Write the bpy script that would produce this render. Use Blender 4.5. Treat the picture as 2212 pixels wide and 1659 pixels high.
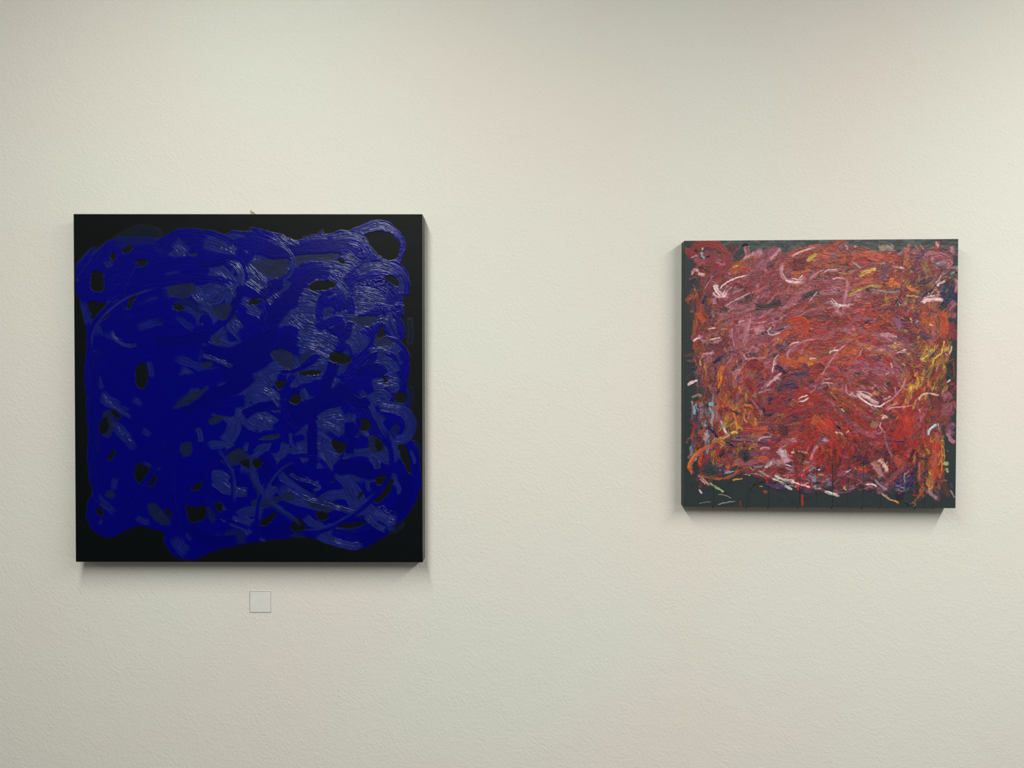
import bpy, bmesh, math, random
import numpy as np
from mathutils import Vector, Matrix

for _o in list(bpy.data.objects):
    bpy.data.objects.remove(_o)
scene = bpy.context.scene
COL = scene.collection

# ------------------------------------------------------------------ camera
CAM = Vector((0.0, -1.6, 1.5))
PITCH = math.radians(-0.62)
F_PX = 1600.0
_cd = bpy.data.cameras.new('camera')
_cd.sensor_width = 36.0
_cd.lens = F_PX / 2212 * 36.0
_cd.clip_start = 0.02
cam = bpy.data.objects.new('camera', _cd)
cam.location = CAM
cam.rotation_euler = (math.radians(90) + PITCH, 0, 0)
COL.objects.link(cam)
scene.camera = cam

# ------------------------------------------------------------------ exposure, world
scene.view_settings.view_transform = 'Standard'
scene.view_settings.look = 'None'
scene.view_settings.gamma = 1.0
scene.view_settings.use_curve_mapping = False
scene.view_settings.exposure = 0.0
scene.cycles.use_denoising = True
scene.cycles.max_bounces = 6
scene.cycles.diffuse_bounces = 3
scene.cycles.sample_clamp_indirect = 3.0

world = bpy.data.worlds.new('room_glow')
scene.world = world
world.use_nodes = True
_wn, _wl = world.node_tree.nodes, world.node_tree.links
_bg = _wn['Background']
_bg.inputs[0].default_value = (1.0, 0.935, 0.88, 1)
# the unseen rest of the gallery: paler towards its right-hand side, dim straight behind
_tc = _wn.new('ShaderNodeTexCoord')
_sx = _wn.new('ShaderNodeSeparateXYZ')
_wl.new(_tc.outputs['Generated'], _sx.inputs[0])
_rp = _wn.new('ShaderNodeValToRGB')
_rp.color_ramp.interpolation = 'EASE'
for _e, (_p, _v) in zip([_rp.color_ramp.elements[0], _rp.color_ramp.elements[1]] + [_rp.color_ramp.elements.new(.5) for _ in range(2)],
                        ((0.0, 0.24), (1.0, 0.60), (0.30, 0.015), (0.66, 0.04))):
    _e.position = _p; _e.color = (_v, _v, _v, 1)
_mr = _wn.new('ShaderNodeMath'); _mr.operation = 'MULTIPLY_ADD'; _mr.inputs[1].default_value = 0.5; _mr.inputs[2].default_value = 0.5
_wl.new(_sx.outputs['X'], _mr.inputs[0]); _wl.new(_mr.outputs[0], _rp.inputs['Fac'])
_wl.new(_rp.outputs['Color'], _bg.inputs[1])

# ------------------------------------------------------------------ the lamps of the room
CEIL = 2.74


def strip_light(x, y0, y1, watt, col, width=0.07):
    """a linear ceiling lamp running straight out from the wall"""
    ld = bpy.data.lights.new('strip_lamp', 'AREA')
    ld.shape = 'RECTANGLE'
    ld.size, ld.size_y = width, y1 - y0
    ld.energy = watt
    ld.color = col
    o = bpy.data.objects.new('strip_lamp', ld)
    o.location = (x, -(y0 + y1) / 2, CEIL - 0.03)
    COL.objects.link(o)


strip_light(-0.56, 0.78, 3.5, 60, (0.99, 1.0, 0.895))
strip_light(1.66, 0.78, 3.5, 80, (1.0, 0.95, 0.87))
strip_light(-3.05, 0.9, 3.5, 7, (0.99, 1.0, 0.89))


def px(x, y, Y=0.0):
    """photo pixel -> the point where its ray meets the plane at depth Y"""
    d = Vector(((x - 1106.0) / F_PX, 1.0, -(y - 829.5) / F_PX))
    d.rotate(Matrix.Rotation(PITCH, 3, 'X'))
    t = (Y - CAM.y) / d.y
    return CAM + d * t


# ------------------------------------------------------------------ materials
def new_mat(name):
    m = bpy.data.materials.new(name)
    m.use_nodes = True
    nt = m.node_tree
    return m, nt, nt.nodes['Principled BSDF']


def N(nt, kind, **kw):
    n = nt.nodes.new(kind)
    for k, v in kw.items():
        if hasattr(n, k):
            setattr(n, k, v)
        else:
            n.inputs[k].default_value = v
    return n


def plain(name, col, rough=0.5, metal=0.0, spec=0.5, grain=0.0):
    m, nt, b = new_mat(name)
    tc = N(nt, 'ShaderNodeTexCoord')
    nz = N(nt, 'ShaderNodeTexNoise'); nz.inputs['Scale'].default_value = 60
    nt.links.new(tc.outputs['Object'], nz.inputs['Vector'])
    mx = N(nt, 'ShaderNodeMix', data_type='RGBA')
    mx.inputs[6].default_value = (*[c * 0.92 for c in col], 1)
    mx.inputs[7].default_value = (*[min(1, c * 1.08) for c in col], 1)
    nt.links.new(nz.outputs['Fac'], mx.inputs[0])
    nt.links.new(mx.outputs[2], b.inputs['Base Color'])
    b.inputs['Roughness'].default_value = rough
    b.inputs['Metallic'].default_value = metal
    b.inputs['Specular IOR Level'].default_value = spec
    return m


def wall_material():
    """matt emulsion over a fine rolled plaster, its grain running down to the right"""
    m, nt, b = new_mat('white_wall_paint')
    L = nt.links.new
    tc = N(nt, 'ShaderNodeTexCoord')
    mp = N(nt, 'ShaderNodeMapping')
    mp.inputs['Rotation'].default_value = (0, math.radians(42), 0)
    mp.vector_type = 'TEXTURE'
    mp.inputs['Scale'].default_value = (1.4, 1.0, 1.0)
    L(tc.outputs['Object'], mp.inputs['Vector'])
    # slow bending of the grain
    wn = N(nt, 'ShaderNodeTexNoise'); wn.inputs['Scale'].default_value = 26; wn.inputs['Detail'].default_value = 1
    L(tc.outputs['Object'], wn.inputs['Vector'])
    va = N(nt, 'ShaderNodeVectorMath', operation='MULTIPLY_ADD')
    va.inputs[1].default_value = (0.004, 0.004, 0.004)
    L(wn.outputs['Color'], va.inputs[0]); L(mp.outputs['Vector'], va.inputs[2])
    n1 = N(nt, 'ShaderNodeTexNoise'); n1.inputs['Scale'].default_value = 230; n1.inputs['Detail'].default_value = 1.5; n1.inputs['Roughness'].default_value = 0.55
    L(va.outputs['Vector'], n1.inputs['Vector'])
    n2 = N(nt, 'ShaderNodeTexNoise'); n2.inputs['Scale'].default_value = 18; n2.inputs['Detail'].default_value = 2
    L(tc.outputs['Object'], n2.inputs['Vector'])
    amp = N(nt, 'ShaderNodeMapRange'); amp.inputs[1].default_value = 0.3; amp.inputs[2].default_value = 0.7; amp.inputs[3].default_value = 0.55; amp.inputs[4].default_value = 1.25
    L(n2.outputs['Fac'], amp.inputs[0])
    mu = N(nt, 'ShaderNodeMath', operation='MULTIPLY'); L(n1.outputs['Fac'], mu.inputs[0]); L(amp.outputs[0], mu.inputs[1])
    bp = N(nt, 'ShaderNodeBump'); bp.inputs['Strength'].default_value = 0.5; bp.inputs['Distance'].default_value = 0.0015
    L(mu.outputs[0], bp.inputs['Height']); L(bp.outputs['Normal'], b.inputs['Normal'])
    # faintly uneven paint: rosy and greenish whites
    n3 = N(nt, 'ShaderNodeTexNoise'); n3.inputs['Scale'].default_value = 1.7; n3.inputs['Detail'].default_value = 1.5
    L(tc.outputs['Object'], n3.inputs['Vector'])
    cr = N(nt, 'ShaderNodeValToRGB')
    cr.color_ramp.elements[0].position = 0.42; cr.color_ramp.elements[0].color = (0.785, 0.803, 0.755, 1)
    cr.color_ramp.elements[1].position = 0.60; cr.color_ramp.elements[1].color = (0.808, 0.778, 0.742, 1)
    L(n3.outputs['Fac'], cr.inputs['Fac']); L(cr.outputs['Color'], b.inputs['Base Color'])
    b.inputs['Roughness'].default_value = 0.75
    b.inputs['Specular IOR Level'].default_value = 0.25
    return m


def canvas_material(name, col, rough=0.62, spec=0.5):
    """primed canvas: a fine plain weave under paint of one colour"""
    m, nt, b = new_mat(name)
    L = nt.links.new
    tc = N(nt, 'ShaderNodeTexCoord')
    w = []
    for ax in ('X', 'Z'):
        wv = N(nt, 'ShaderNodeTexWave', wave_type='BANDS', bands_direction=ax)
        wv.inputs['Scale'].default_value = 330; wv.inputs['Distortion'].default_value = 3.0; wv.inputs['Detail'].default_value = 2
        L(tc.outputs['Object'], wv.inputs['Vector']); w.append(wv)
    mu = N(nt, 'ShaderNodeMath', operation='MULTIPLY'); L(w[0].outputs['Fac'], mu.inputs[0]); L(w[1].outputs['Fac'], mu.inputs[1])
    nz = N(nt, 'ShaderNodeTexNoise'); nz.inputs['Scale'].default_value = 240; nz.inputs['Detail'].default_value = 3
    L(tc.outputs['Object'], nz.inputs['Vector'])
    ad = N(nt, 'ShaderNodeMath', operation='ADD'); L(mu.outputs[0], ad.inputs[0]); L(nz.outputs['Fac'], ad.inputs[1])
    bp = N(nt, 'ShaderNodeBump'); bp.inputs['Strength'].default_value = 0.35; bp.inputs['Distance'].default_value = 0.0004
    L(ad.outputs[0], bp.inputs['Height']); L(bp.outputs['Normal'], b.inputs['Normal'])
    mx = N(nt, 'ShaderNodeMix', data_type='RGBA')
    mx.inputs[6].default_value = (*[c * 0.8 for c in col], 1); mx.inputs[7].default_value = (*[c * 1.2 for c in col], 1)
    L(nz.outputs['Fac'], mx.inputs[0]); L(mx.outputs[2], b.inputs['Base Color'])
    b.inputs['Roughness'].default_value = rough
    b.inputs['Specular IOR Level'].default_value = spec
    return m


def oil_material(name, rough0, rough1, spec=0.5):
    """oil paint; colour and cover come from the brushwork laid down on the mesh"""
    m, nt, b = new_mat(name)
    L = nt.links.new
    at = N(nt, 'ShaderNodeAttribute'); at.attribute_name = 'pigment'
    L(at.outputs['Color'], b.inputs['Base Color'])
    mr = N(nt, 'ShaderNodeMapRange'); mr.inputs[3].default_value = rough0; mr.inputs[4].default_value = rough1
    L(at.outputs['Alpha'], mr.inputs[0]); L(mr.outputs[0], b.inputs['Roughness'])
    tc = N(nt, 'ShaderNodeTexCoord')
    nz = N(nt, 'ShaderNodeTexNoise'); nz.inputs['Scale'].default_value = 420; nz.inputs['Detail'].default_value = 2
    L(tc.outputs['Object'], nz.inputs['Vector'])
    bp = N(nt, 'ShaderNodeBump'); bp.inputs['Strength'].default_value = 0.25; bp.inputs['Distance'].default_value = 0.0003
    L(nz.outputs['Fac'], bp.inputs['Height']); L(bp.outputs['Normal'], b.inputs['Normal'])
    b.inputs['Specular IOR Level'].default_value = spec
    return m


# ------------------------------------------------------------------ mesh helpers
def link(name, me, mat=None, parent=None):
    o = bpy.data.objects.new(name, me)
    COL.objects.link(o)
    if mat:
        me.materials.append(mat)
    if parent:
        o.parent = parent
    return o


def box_mesh(name, lo, hi, bevel=0.0):
    bm = bmesh.new()
    bmesh.ops.create_cube(bm, size=1)
    for v in bm.verts:
        v.co = Vector([lo[i] + (v.co[i] + 0.5) * (hi[i] - lo[i]) for i in range(3)])
    if bevel:
        bmesh.ops.bevel(bm, geom=bm.edges[:], offset=bevel, segments=3, affect='EDGES', profile=0.5)
    me = bpy.data.meshes.new(name)
    bm.to_mesh(me); bm.free()
    return me


def thing(name, loc, label, cat):
    o = bpy.data.objects.new(name, None)
    o.empty_display_size = 0.05
    o.location = loc
    COL.objects.link(o)
    o['label'] = label; o['category'] = cat
    return o


def structure(name, me, mat):
    o = link(name, me, mat)
    o['kind'] = 'structure'
    return o


# ------------------------------------------------------------------ oil paint
def lin(c):
    c = np.asarray(c, float) / 255.0
    return np.where(c <= 0.04045, c / 12.92, ((c + 0.055) / 1.055) ** 2.4)


def homography(src, dst):
    A = []
    for (x, y), (u, v) in zip(src, dst):
        A.append([x, y, 1, 0, 0, 0, -u * x, -u * y])
        A.append([0, 0, 0, x, y, 1, -v * x, -v * y])
    b = np.array([c for p in dst for c in p], float)
    return np.append(np.linalg.solve(np.array(A, float), b), 1).reshape(3, 3)


def sstep(a, b, x):
    t = np.clip((x - a) / (b - a), 0, 1)
    return t * t * (3 - 2 * t)


def blur(a, n):
    for _ in range(n):
        a = (np.roll(a, 1, 0) + np.roll(a, -1, 0) + 2 * a) / 4
        a = (np.roll(a, 1, 1) + np.roll(a, -1, 1) + 2 * a) / 4
    return a


def noise2(rng, shape, cell_y, cell_x):
    """smooth random field in 0..1 with the given cell sizes"""
    h, w = shape
    gy, gx = int(h / cell_y) + 3, int(w / cell_x) + 3
    g = rng.random((gy, gx))
    y = np.arange(h) / cell_y
    x = np.arange(w) / cell_x
    iy, ix = y.astype(int), x.astype(int)
    fy, fx = (y - iy)[:, None], (x - ix)[None, :]
    fy, fx = fy * fy * (3 - 2 * fy), fx * fx * (3 - 2 * fx)
    a = g[iy][:, ix]; b = g[iy][:, ix + 1]; c = g[iy + 1][:, ix]; d = g[iy + 1][:, ix + 1]
    return (a * (1 - fx) + b * fx) * (1 - fy) + (c * (1 - fx) + d * fx) * fy


class Painter:
    """A layer of oil paint on a canvas: colour, thickness (mm) and coverage,
    built up brush stroke by brush stroke."""

    def __init__(self, quad, n, ground, seed):
        self.n = n
        self.Hm = homography(quad, [(0, 0), (n, 0), (n, n), (0, n)])
        side = math.dist(quad[0], quad[1])
        self.k = n / side
        self.C = np.empty((n, n, 3)); self.C[:] = ground
        self.G = self.C.copy()
        self.A = np.zeros((n, n))
        self.T = np.zeros((n, n))
        self.S = np.zeros(n * n, np.float32)
        self.V = np.zeros(n * n, np.float32)
        self.M = np.zeros(n * n, bool)
        self.rng = np.random.default_rng(seed)
        self.grain = noise2(self.rng, (n, n), 1.7, 1.7)

    def to_grid(self, pts):
        p = np.c_[np.asarray(pts, float), np.ones(len(pts))] @ self.Hm.T
        return p[:, :2] / p[:, 2:]

    def path(self, pts, step=0.5):
        p = self.to_grid(pts)
        if len(p) == 1:
            p = np.array([p[0] - [0.6, 0], p[0] + [0.6, 0]])
        if len(p) == 2:
            d = p[1] - p[0]
            nrm = np.array([-d[1], d[0]]) * self.rng.uniform(-0.06, 0.06)
            p = np.array([p[0], (p[0] + p[1]) / 2 + nrm, p[1]])
        q = np.vstack([2 * p[0] - p[1], p, 2 * p[-1] - p[-2]])
        out = []
        for i in range(1, len(q) - 2):
            L = max(2, int(math.dist(q[i], q[i + 1]) / step))
            t = np.linspace(0, 1, L, endpoint=False)[:, None]
            a, b, c, d = q[i - 1], q[i], q[i + 1], q[i + 2]
            out.append(0.5 * (2 * b + (c - a) * t + (2 * a - 5 * b + 4 * c - d) * t * t + (3 * b - a - 3 * c + d) * t ** 3))
        out.append(p[-1:])
        return np.vstack(out)

    def stroke(self, pts, w, col, col2=None, a=1.0, dry=0.0, h=0.6, br=0.6, ridge=0.3, edge=0.25,
               scrape=0.7, var=0.15, tip=0.35, fade=0.0, bare=False, pitch=2.0, dmul=0.0, feather=0.0, ragged=0.0):
        rng, n = self.rng, self.n
        P = self.path(pts)
        d = np.gradient(P, axis=0)
        ln = np.maximum(np.hypot(d[:, 0], d[:, 1]), 1e-6)
        s = np.concatenate([[0], np.cumsum(np.hypot(*np.diff(P, axis=0).T))])
        tot = s[-1]
        wg = w * self.k
        # round, slightly ragged ends; gently wandering width
        e = np.minimum(s, tot - s)
        m = min(wg, tot * tip)
        prof = np.sqrt(np.clip(1 - (1 - np.clip(e / max(m, 1e-3), 0, 1)) ** 2, 0.0, 1)) if tip > 0 else np.ones_like(s)
        wob = 1 + 0.12 * (noise2(rng, (len(s), 1), max(20, wg * 2), 1)[:, 0] - 0.5) * 2
        W = wg * prof * wob
        N = np.c_[-d[:, 1], d[:, 0]] / ln[:, None]
        nv = max(4, int(2 * wg * 1.15 / 0.5))
        v = np.linspace(-1, 1, nv)
        X = P[:, None, 0] + N[:, None, 0] * v[None] * W[:, None]
        Y = P[:, None, 1] + N[:, None, 1] * v[None] * W[:, None]
        ix = np.round(X).astype(int); iy = np.round(Y).astype(int)
        ok = (ix >= 0) & (iy >= 0) & (ix < n) & (iy < n)
        if not ok.any():
            return
        idx = (iy * n + ix)[ok]
        self.S[idx] = np.broadcast_to(s[:, None], ix.shape)[ok]
        self.V[idx] = np.broadcast_to(v[None], ix.shape)[ok]
        self.M[idx] = True
        pix = np.flatnonzero(self.M[idx.min():idx.max() + 1]) + idx.min()
        self.M[pix] = False
        S, V = self.S[pix], self.V[pix]
        # bristle field in (s, v)
        nb = max(3, int(2 * wg / pitch))
        ns = max(3, int(tot / (28 + 1.2 * wg)) + 2)

        def field(ns_, nb_, s_, v_):
            g = rng.random((ns_ + 1, nb_ + 2))
            a_ = s_ / max(tot, 1e-3) * (ns_ - 1e-3); b_ = (v_ + 1) / 2 * (nb_ - 1e-3)
            i, j = a_.astype(int), b_.astype(int)
            f, q = a_ - i, b_ - j
            f = f * f * (3 - 2 * f); q = q * q * (3 - 2 * q)
            return (g[i, j] * (1 - q) + g[i, j + 1] * q) * (1 - f) + (g[i + 1, j] * (1 - q) + g[i + 1, j + 1] * q) * f
        B = 0.65 * field(ns, nb, S, V) + 0.35 * field(ns * 3, max(3, nb // 3), S, V)
        F = field(max(3, int(tot / 7)), nb, S, V)
        cov = 1 - sstep(1 - edge, 1.0, np.abs(V)) if edge > 0 else np.ones_like(V)
        gr = self.grain.reshape(-1)[pix]
        if dry > 0:
            th = dry + fade * (S / max(tot, 1e-3))
            cov = cov * sstep(th - 0.16, th + 0.16, 0.5 * B + 0.28 * F + 0.22 * gr + 0.1 * (1 - V * V))
        elif fade:
            cov = cov * (1 - fade * S / max(tot, 1e-3))
        if feather:  # bristles lift off one by one at either end
            ee = np.minimum(S, tot - S)
            cov = cov * sstep(0, 1, (ee / (feather * tot + 1e-3)) * 1.6 - B * 0.9 + 0.1)
        if ragged:
            cov = cov * sstep(0.0, 0.18, 1 - np.abs(V) - ragged * F * (0.6 + 0.8 * gr))
        al = np.clip(a * cov, 0, 1)
        C = self.C.reshape(-1, 3); T = self.T.reshape(-1); A = self.A.reshape(-1); G = self.G.reshape(-1, 3)
        if bare:
            C[pix] += (G[pix] - C[pix]) * al[:, None]
            A[pix] *= 1 - al
            T[pix] *= 1 - al
            return
        c = np.asarray(col, float)[None]
        if col2 is not None:
            mix = sstep(0.36, 0.64, 0.5 * field(max(2, ns), max(2, nb // 2), S, V) + 0.5 * field(max(2, ns), nb, S, V))[:, None]
            c = c * (1 - mix) + np.asarray(col2, float)[None] * mix
        c = c * (1 + var * (B[:, None] - 0.5) * 2)
        if dmul:  # colour already wet on the canvas is dragged along
            c = c * (1 - dmul) + C[pix] * dmul
        C[pix] += (c - C[pix]) * al[:, None]
        A[pix] += (1 - A[pix]) * np.clip(al * 1.2, 0, 1)
        rd = np.exp(-((np.abs(V) - 0.86) / 0.09) ** 2) * ridge
        new = h * (0.55 + br * (B - 0.5) * 1.8 + rd + 0.25 * (F - 0.5) * br)
        T[pix] += al * (new - scrape * T[pix])

    def patch(self, x, y, rx, ry, rot=0, col=None, a=1.0, soft=0.35, rag=0.25, bare=False):
        """an irregular patch; bare=True is canvas left unpainted"""
        n = self.n
        cx, cy = self.to_grid([(x, y)])[0]
        r = max(rx, ry) * self.k * 1.6 + 4
        x0, x1, y0, y1 = [int(np.clip(q, 0, n)) for q in (cx - r, cx + r, cy - r, cy + r)]
        if x1 <= x0 or y1 <= y0:
            return
        yy, xx = np.mgrid[y0:y1, x0:x1]
        t = math.radians(rot)
        dx, dy = xx - cx, yy - cy
        u = (dx * math.cos(t) + dy * math.sin(t)) / (rx * self.k)
        w = (-dx * math.sin(t) + dy * math.cos(t)) / (ry * self.k)
        q = (np.abs(u) ** 2.4 + np.abs(w) ** 2.4) ** (1 / 2.4)
        q += rag * (noise2(self.rng, q.shape, max(3, ry * self.k * 0.7), max(3, rx * self.k * 0.7)) - 0.5) * 2
        q += 0.12 * (self.grain[y0:y1, x0:x1] - 0.5)
        al = a * (1 - sstep(1 - soft, 1 + soft * 0.4, q))
        c = self.G[y0:y1, x0:x1] if bare else np.asarray(col, float)[None, None]
        self.C[y0:y1, x0:x1] += (c - self.C[y0:y1, x0:x1]) * al[..., None]
        if bare:
            self.A[y0:y1, x0:x1] *= 1 - al
            self.T[y0:y1, x0:x1] *= 1 - al
        else:
            self.A[y0:y1, x0:x1] += (1 - self.A[y0:y1, x0:x1]) * al
            self.T[y0:y1, x0:x1] += al * (0.15 - 0.8 * self.T[y0:y1, x0:x1])

    def hole(self, poly, col=None, a=1.0, soft=1, rag=1.6):
        """canvas left bare (or only stained, when a colour is given) between strokes"""
        n = self.n
        p = self.to_grid(poly)
        m = len(p)
        p = np.array([0.5 * (2 * p[i] + (p[(i + 1) % m] - p[i - 1]) * t
                             + (2 * p[i - 1] - 5 * p[i] + 4 * p[(i + 1) % m] - p[(i + 2) % m]) * t * t
                             + (3 * p[i] - p[i - 1] - 3 * p[(i + 1) % m] + p[(i + 2) % m]) * t ** 3)
                      for i in range(m) for t in (0, 0.25, 0.5, 0.75)])
        x0, y0 = np.clip(p.min(0).astype(int) - 8, 0, n - 2); x1, y1 = np.clip(p.max(0).astype(int) + 9, 1, n)
        yy, xx = np.mgrid[y0:y1, x0:x1].astype(float)
        for g in (xx, yy):
            g += (noise2(self.rng, g.shape, 9, 9) - 0.5) * rag * 2 + (noise2(self.rng, g.shape, 3, 3) - 0.5) * rag
        ins = np.zeros(xx.shape, bool)
        j = len(p) - 1
        for i in range(len(p)):
            (xi, yi), (xj, yj) = p[i], p[j]
            if yi != yj:
                ins ^= ((yi > yy) != (yj > yy)) & (xx < (xj - xi) * (yy - yi) / (yj - yi) + xi)
            j = i
        al = a * blur(ins.astype(float), soft)
        sl = (slice(y0, y1), slice(x0, x1))
        c = self.G[sl] if col is None else np.asarray(col, float)[None, None] * (0.8 + 0.4 * noise2(self.rng, al.shape, 5, 22)[..., None])
        self.C[sl] += (c - self.C[sl]) * al[..., None]
        self.T[sl] *= 1 - 0.9 * al
        if col is None:
            self.A[sl] *= 1 - al
        else:
            self.A[sl] += (0.45 - self.A[sl]) * al

    def fill_poly(self, poly, col, a=1.0, h=0.4, soft=3, rag=4.0):
        n = self.n
        p = self.to_grid(poly)
        yy, xx = np.mgrid[0:n, 0:n].astype(float)
        xx += (noise2(self.rng, (n, n), 14, 14) - 0.5) * rag * 2
        yy += (noise2(self.rng, (n, n), 14, 14) - 0.5) * rag * 2
        ins = np.zeros((n, n), bool)
        j = len(p) - 1
        for i in range(len(p)):
            (xi, yi), (xj, yj) = p[i], p[j]
            if yi != yj:
                ins ^= ((yi > yy) != (yj > yy)) & (xx < (xj - xi) * (yy - yi) / (yj - yi) + xi)
            j = i
        al = a * blur(ins.astype(float), soft)
        self.C += (np.asarray(col)[None, None] - self.C) * al[..., None]
        self.A += (1 - self.A) * al
        self.T += al * h
        return ins

    def churn(self, amp, cell, seed=0):
        """wet paint pulled about: shifts colour and thickness by a small random field"""
        n = self.n
        r = np.random.default_rng(seed)
        dx = (noise2(r, (n, n), cell, cell) - 0.5) * 2 * amp
        dy = (noise2(r, (n, n), cell, cell) - 0.5) * 2 * amp
        yy, xx = np.mgrid[0:n, 0:n]
        x = np.clip(xx + dx, 0, n - 1.001); y = np.clip(yy + dy, 0, n - 1.001)
        i, j = x.astype(int), y.astype(int)
        f, g = x - i, y - j
        for nm in ('C', 'T', 'A'):
            a = getattr(self, nm)
            F, G = (f[..., None], g[..., None]) if a.ndim == 3 else (f, g)
            setattr(self, nm, (a[j, i] * (1 - F) + a[j, i + 1] * F) * (1 - G) + (a[j + 1, i] * (1 - F) + a[j + 1, i + 1] * F) * G)
# ---- the blue painting -------------------------------------------------
BLUE_QUAD = [(158, 462), (912, 462.5), (913, 1215), (163, 1214)]
BLUE_GROUND = np.array([0.0016, 0.0034, 0.0042])
DEEP = np.array([0.0003, 0.0003, 0.172])
MID = np.array([0.0006, 0.0010, 0.155])
THIN = np.array([0.0070, 0.0130, 0.120])
THIN2 = np.array([0.0100, 0.0170, 0.165])
TEAL = np.array([0.0060, 0.0120, 0.040])
BLUE_OUTLINE = [(165,600),(185,575),(203,548),(228,523),(262,512),(300,512),(340,516),(365,518),(385,506),(420,500),
 (455,503),(475,512),(500,500),(530,498),(560,500),(600,512),(640,520),(680,511),(720,510),(750,506),(790,512),
 (808,530),(830,548),(862,570),(874,600),(876,625),(868,645),(873,662),(864,684),(852,700),(862,735),(866,760),
 (875,790),(880,830),(884,870),(888,905),(884,935),(893,955),(903,980),(908,1020),(905,1045),(898,1075),(885,1100),
 (862,1130),(838,1147),(818,1162),(790,1182),(765,1188),(730,1178),(690,1166),(655,1158),(620,1162),(570,1168),
 (540,1172),(480,1184),(440,1200),(405,1204),(385,1195),(370,1170),(352,1150),(330,1143),(300,1135),(280,1140),
 (262,1152),(240,1160),(215,1155),(195,1138),(185,1115),(190,1085),(200,1060),(190,1030),(189,980),(189,930),
 (187,880),(185,830),(186,780),(189,740),(186,700),(176,660),(166,620)]
_K1 = dict(
    D=dict(col=DEEP, h=0.70, br=0.10, ridge=0.06, edge=0.35, var=0.10, pitch=3.0, feather=0.10),
    N=dict(col=DEEP, h=0.55, br=0.4, ridge=0.22, edge=0.14, var=0.15, pitch=1.9, feather=0.06),
    B=dict(col=MID, h=0.36, br=0.7, ridge=0.12, edge=0.2, var=0.30, pitch=1.8, feather=0.12),
    V=dict(col=THIN, col2=THIN2, h=0.23, br=1.5, ridge=0.0, edge=0.14, var=0.55, pitch=1.7, scrape=0.95, a=0.95, feather=0.16, tip=0.1),
    W=dict(col=THIN, col2=THIN2, h=0.28, br=1.6, ridge=0.0, edge=0.2, var=0.4, pitch=1.9, scrape=0.9, dry=0.44, feather=0.2, tip=0.1),
    T=dict(col=TEAL, h=0.06, br=0.8, ridge=0.0, edge=0.5, var=0.3, pitch=1.8, scrape=0.98, a=0.8, dmul=0.15, feather=0.2),
    K=dict(col=DEEP, bare=True, edge=0.5),
    Z=dict(col=(0.016, 0.022, 0.17), col2=THIN, h=0.5, br=1.5, ridge=0.1, edge=0.1, var=0.6, pitch=2.4, scrape=0.9, a=0.95, dry=0.30, feather=0.08, tip=0.05),  # bright ridged streaks, part of the highlight put into the paler colour
    P=dict(col=MID, h=1.4, br=1.1, ridge=0.4, edge=0.2, var=0.2, pitch=2.6, dry=0.45, ragged=0.5),
)
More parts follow.
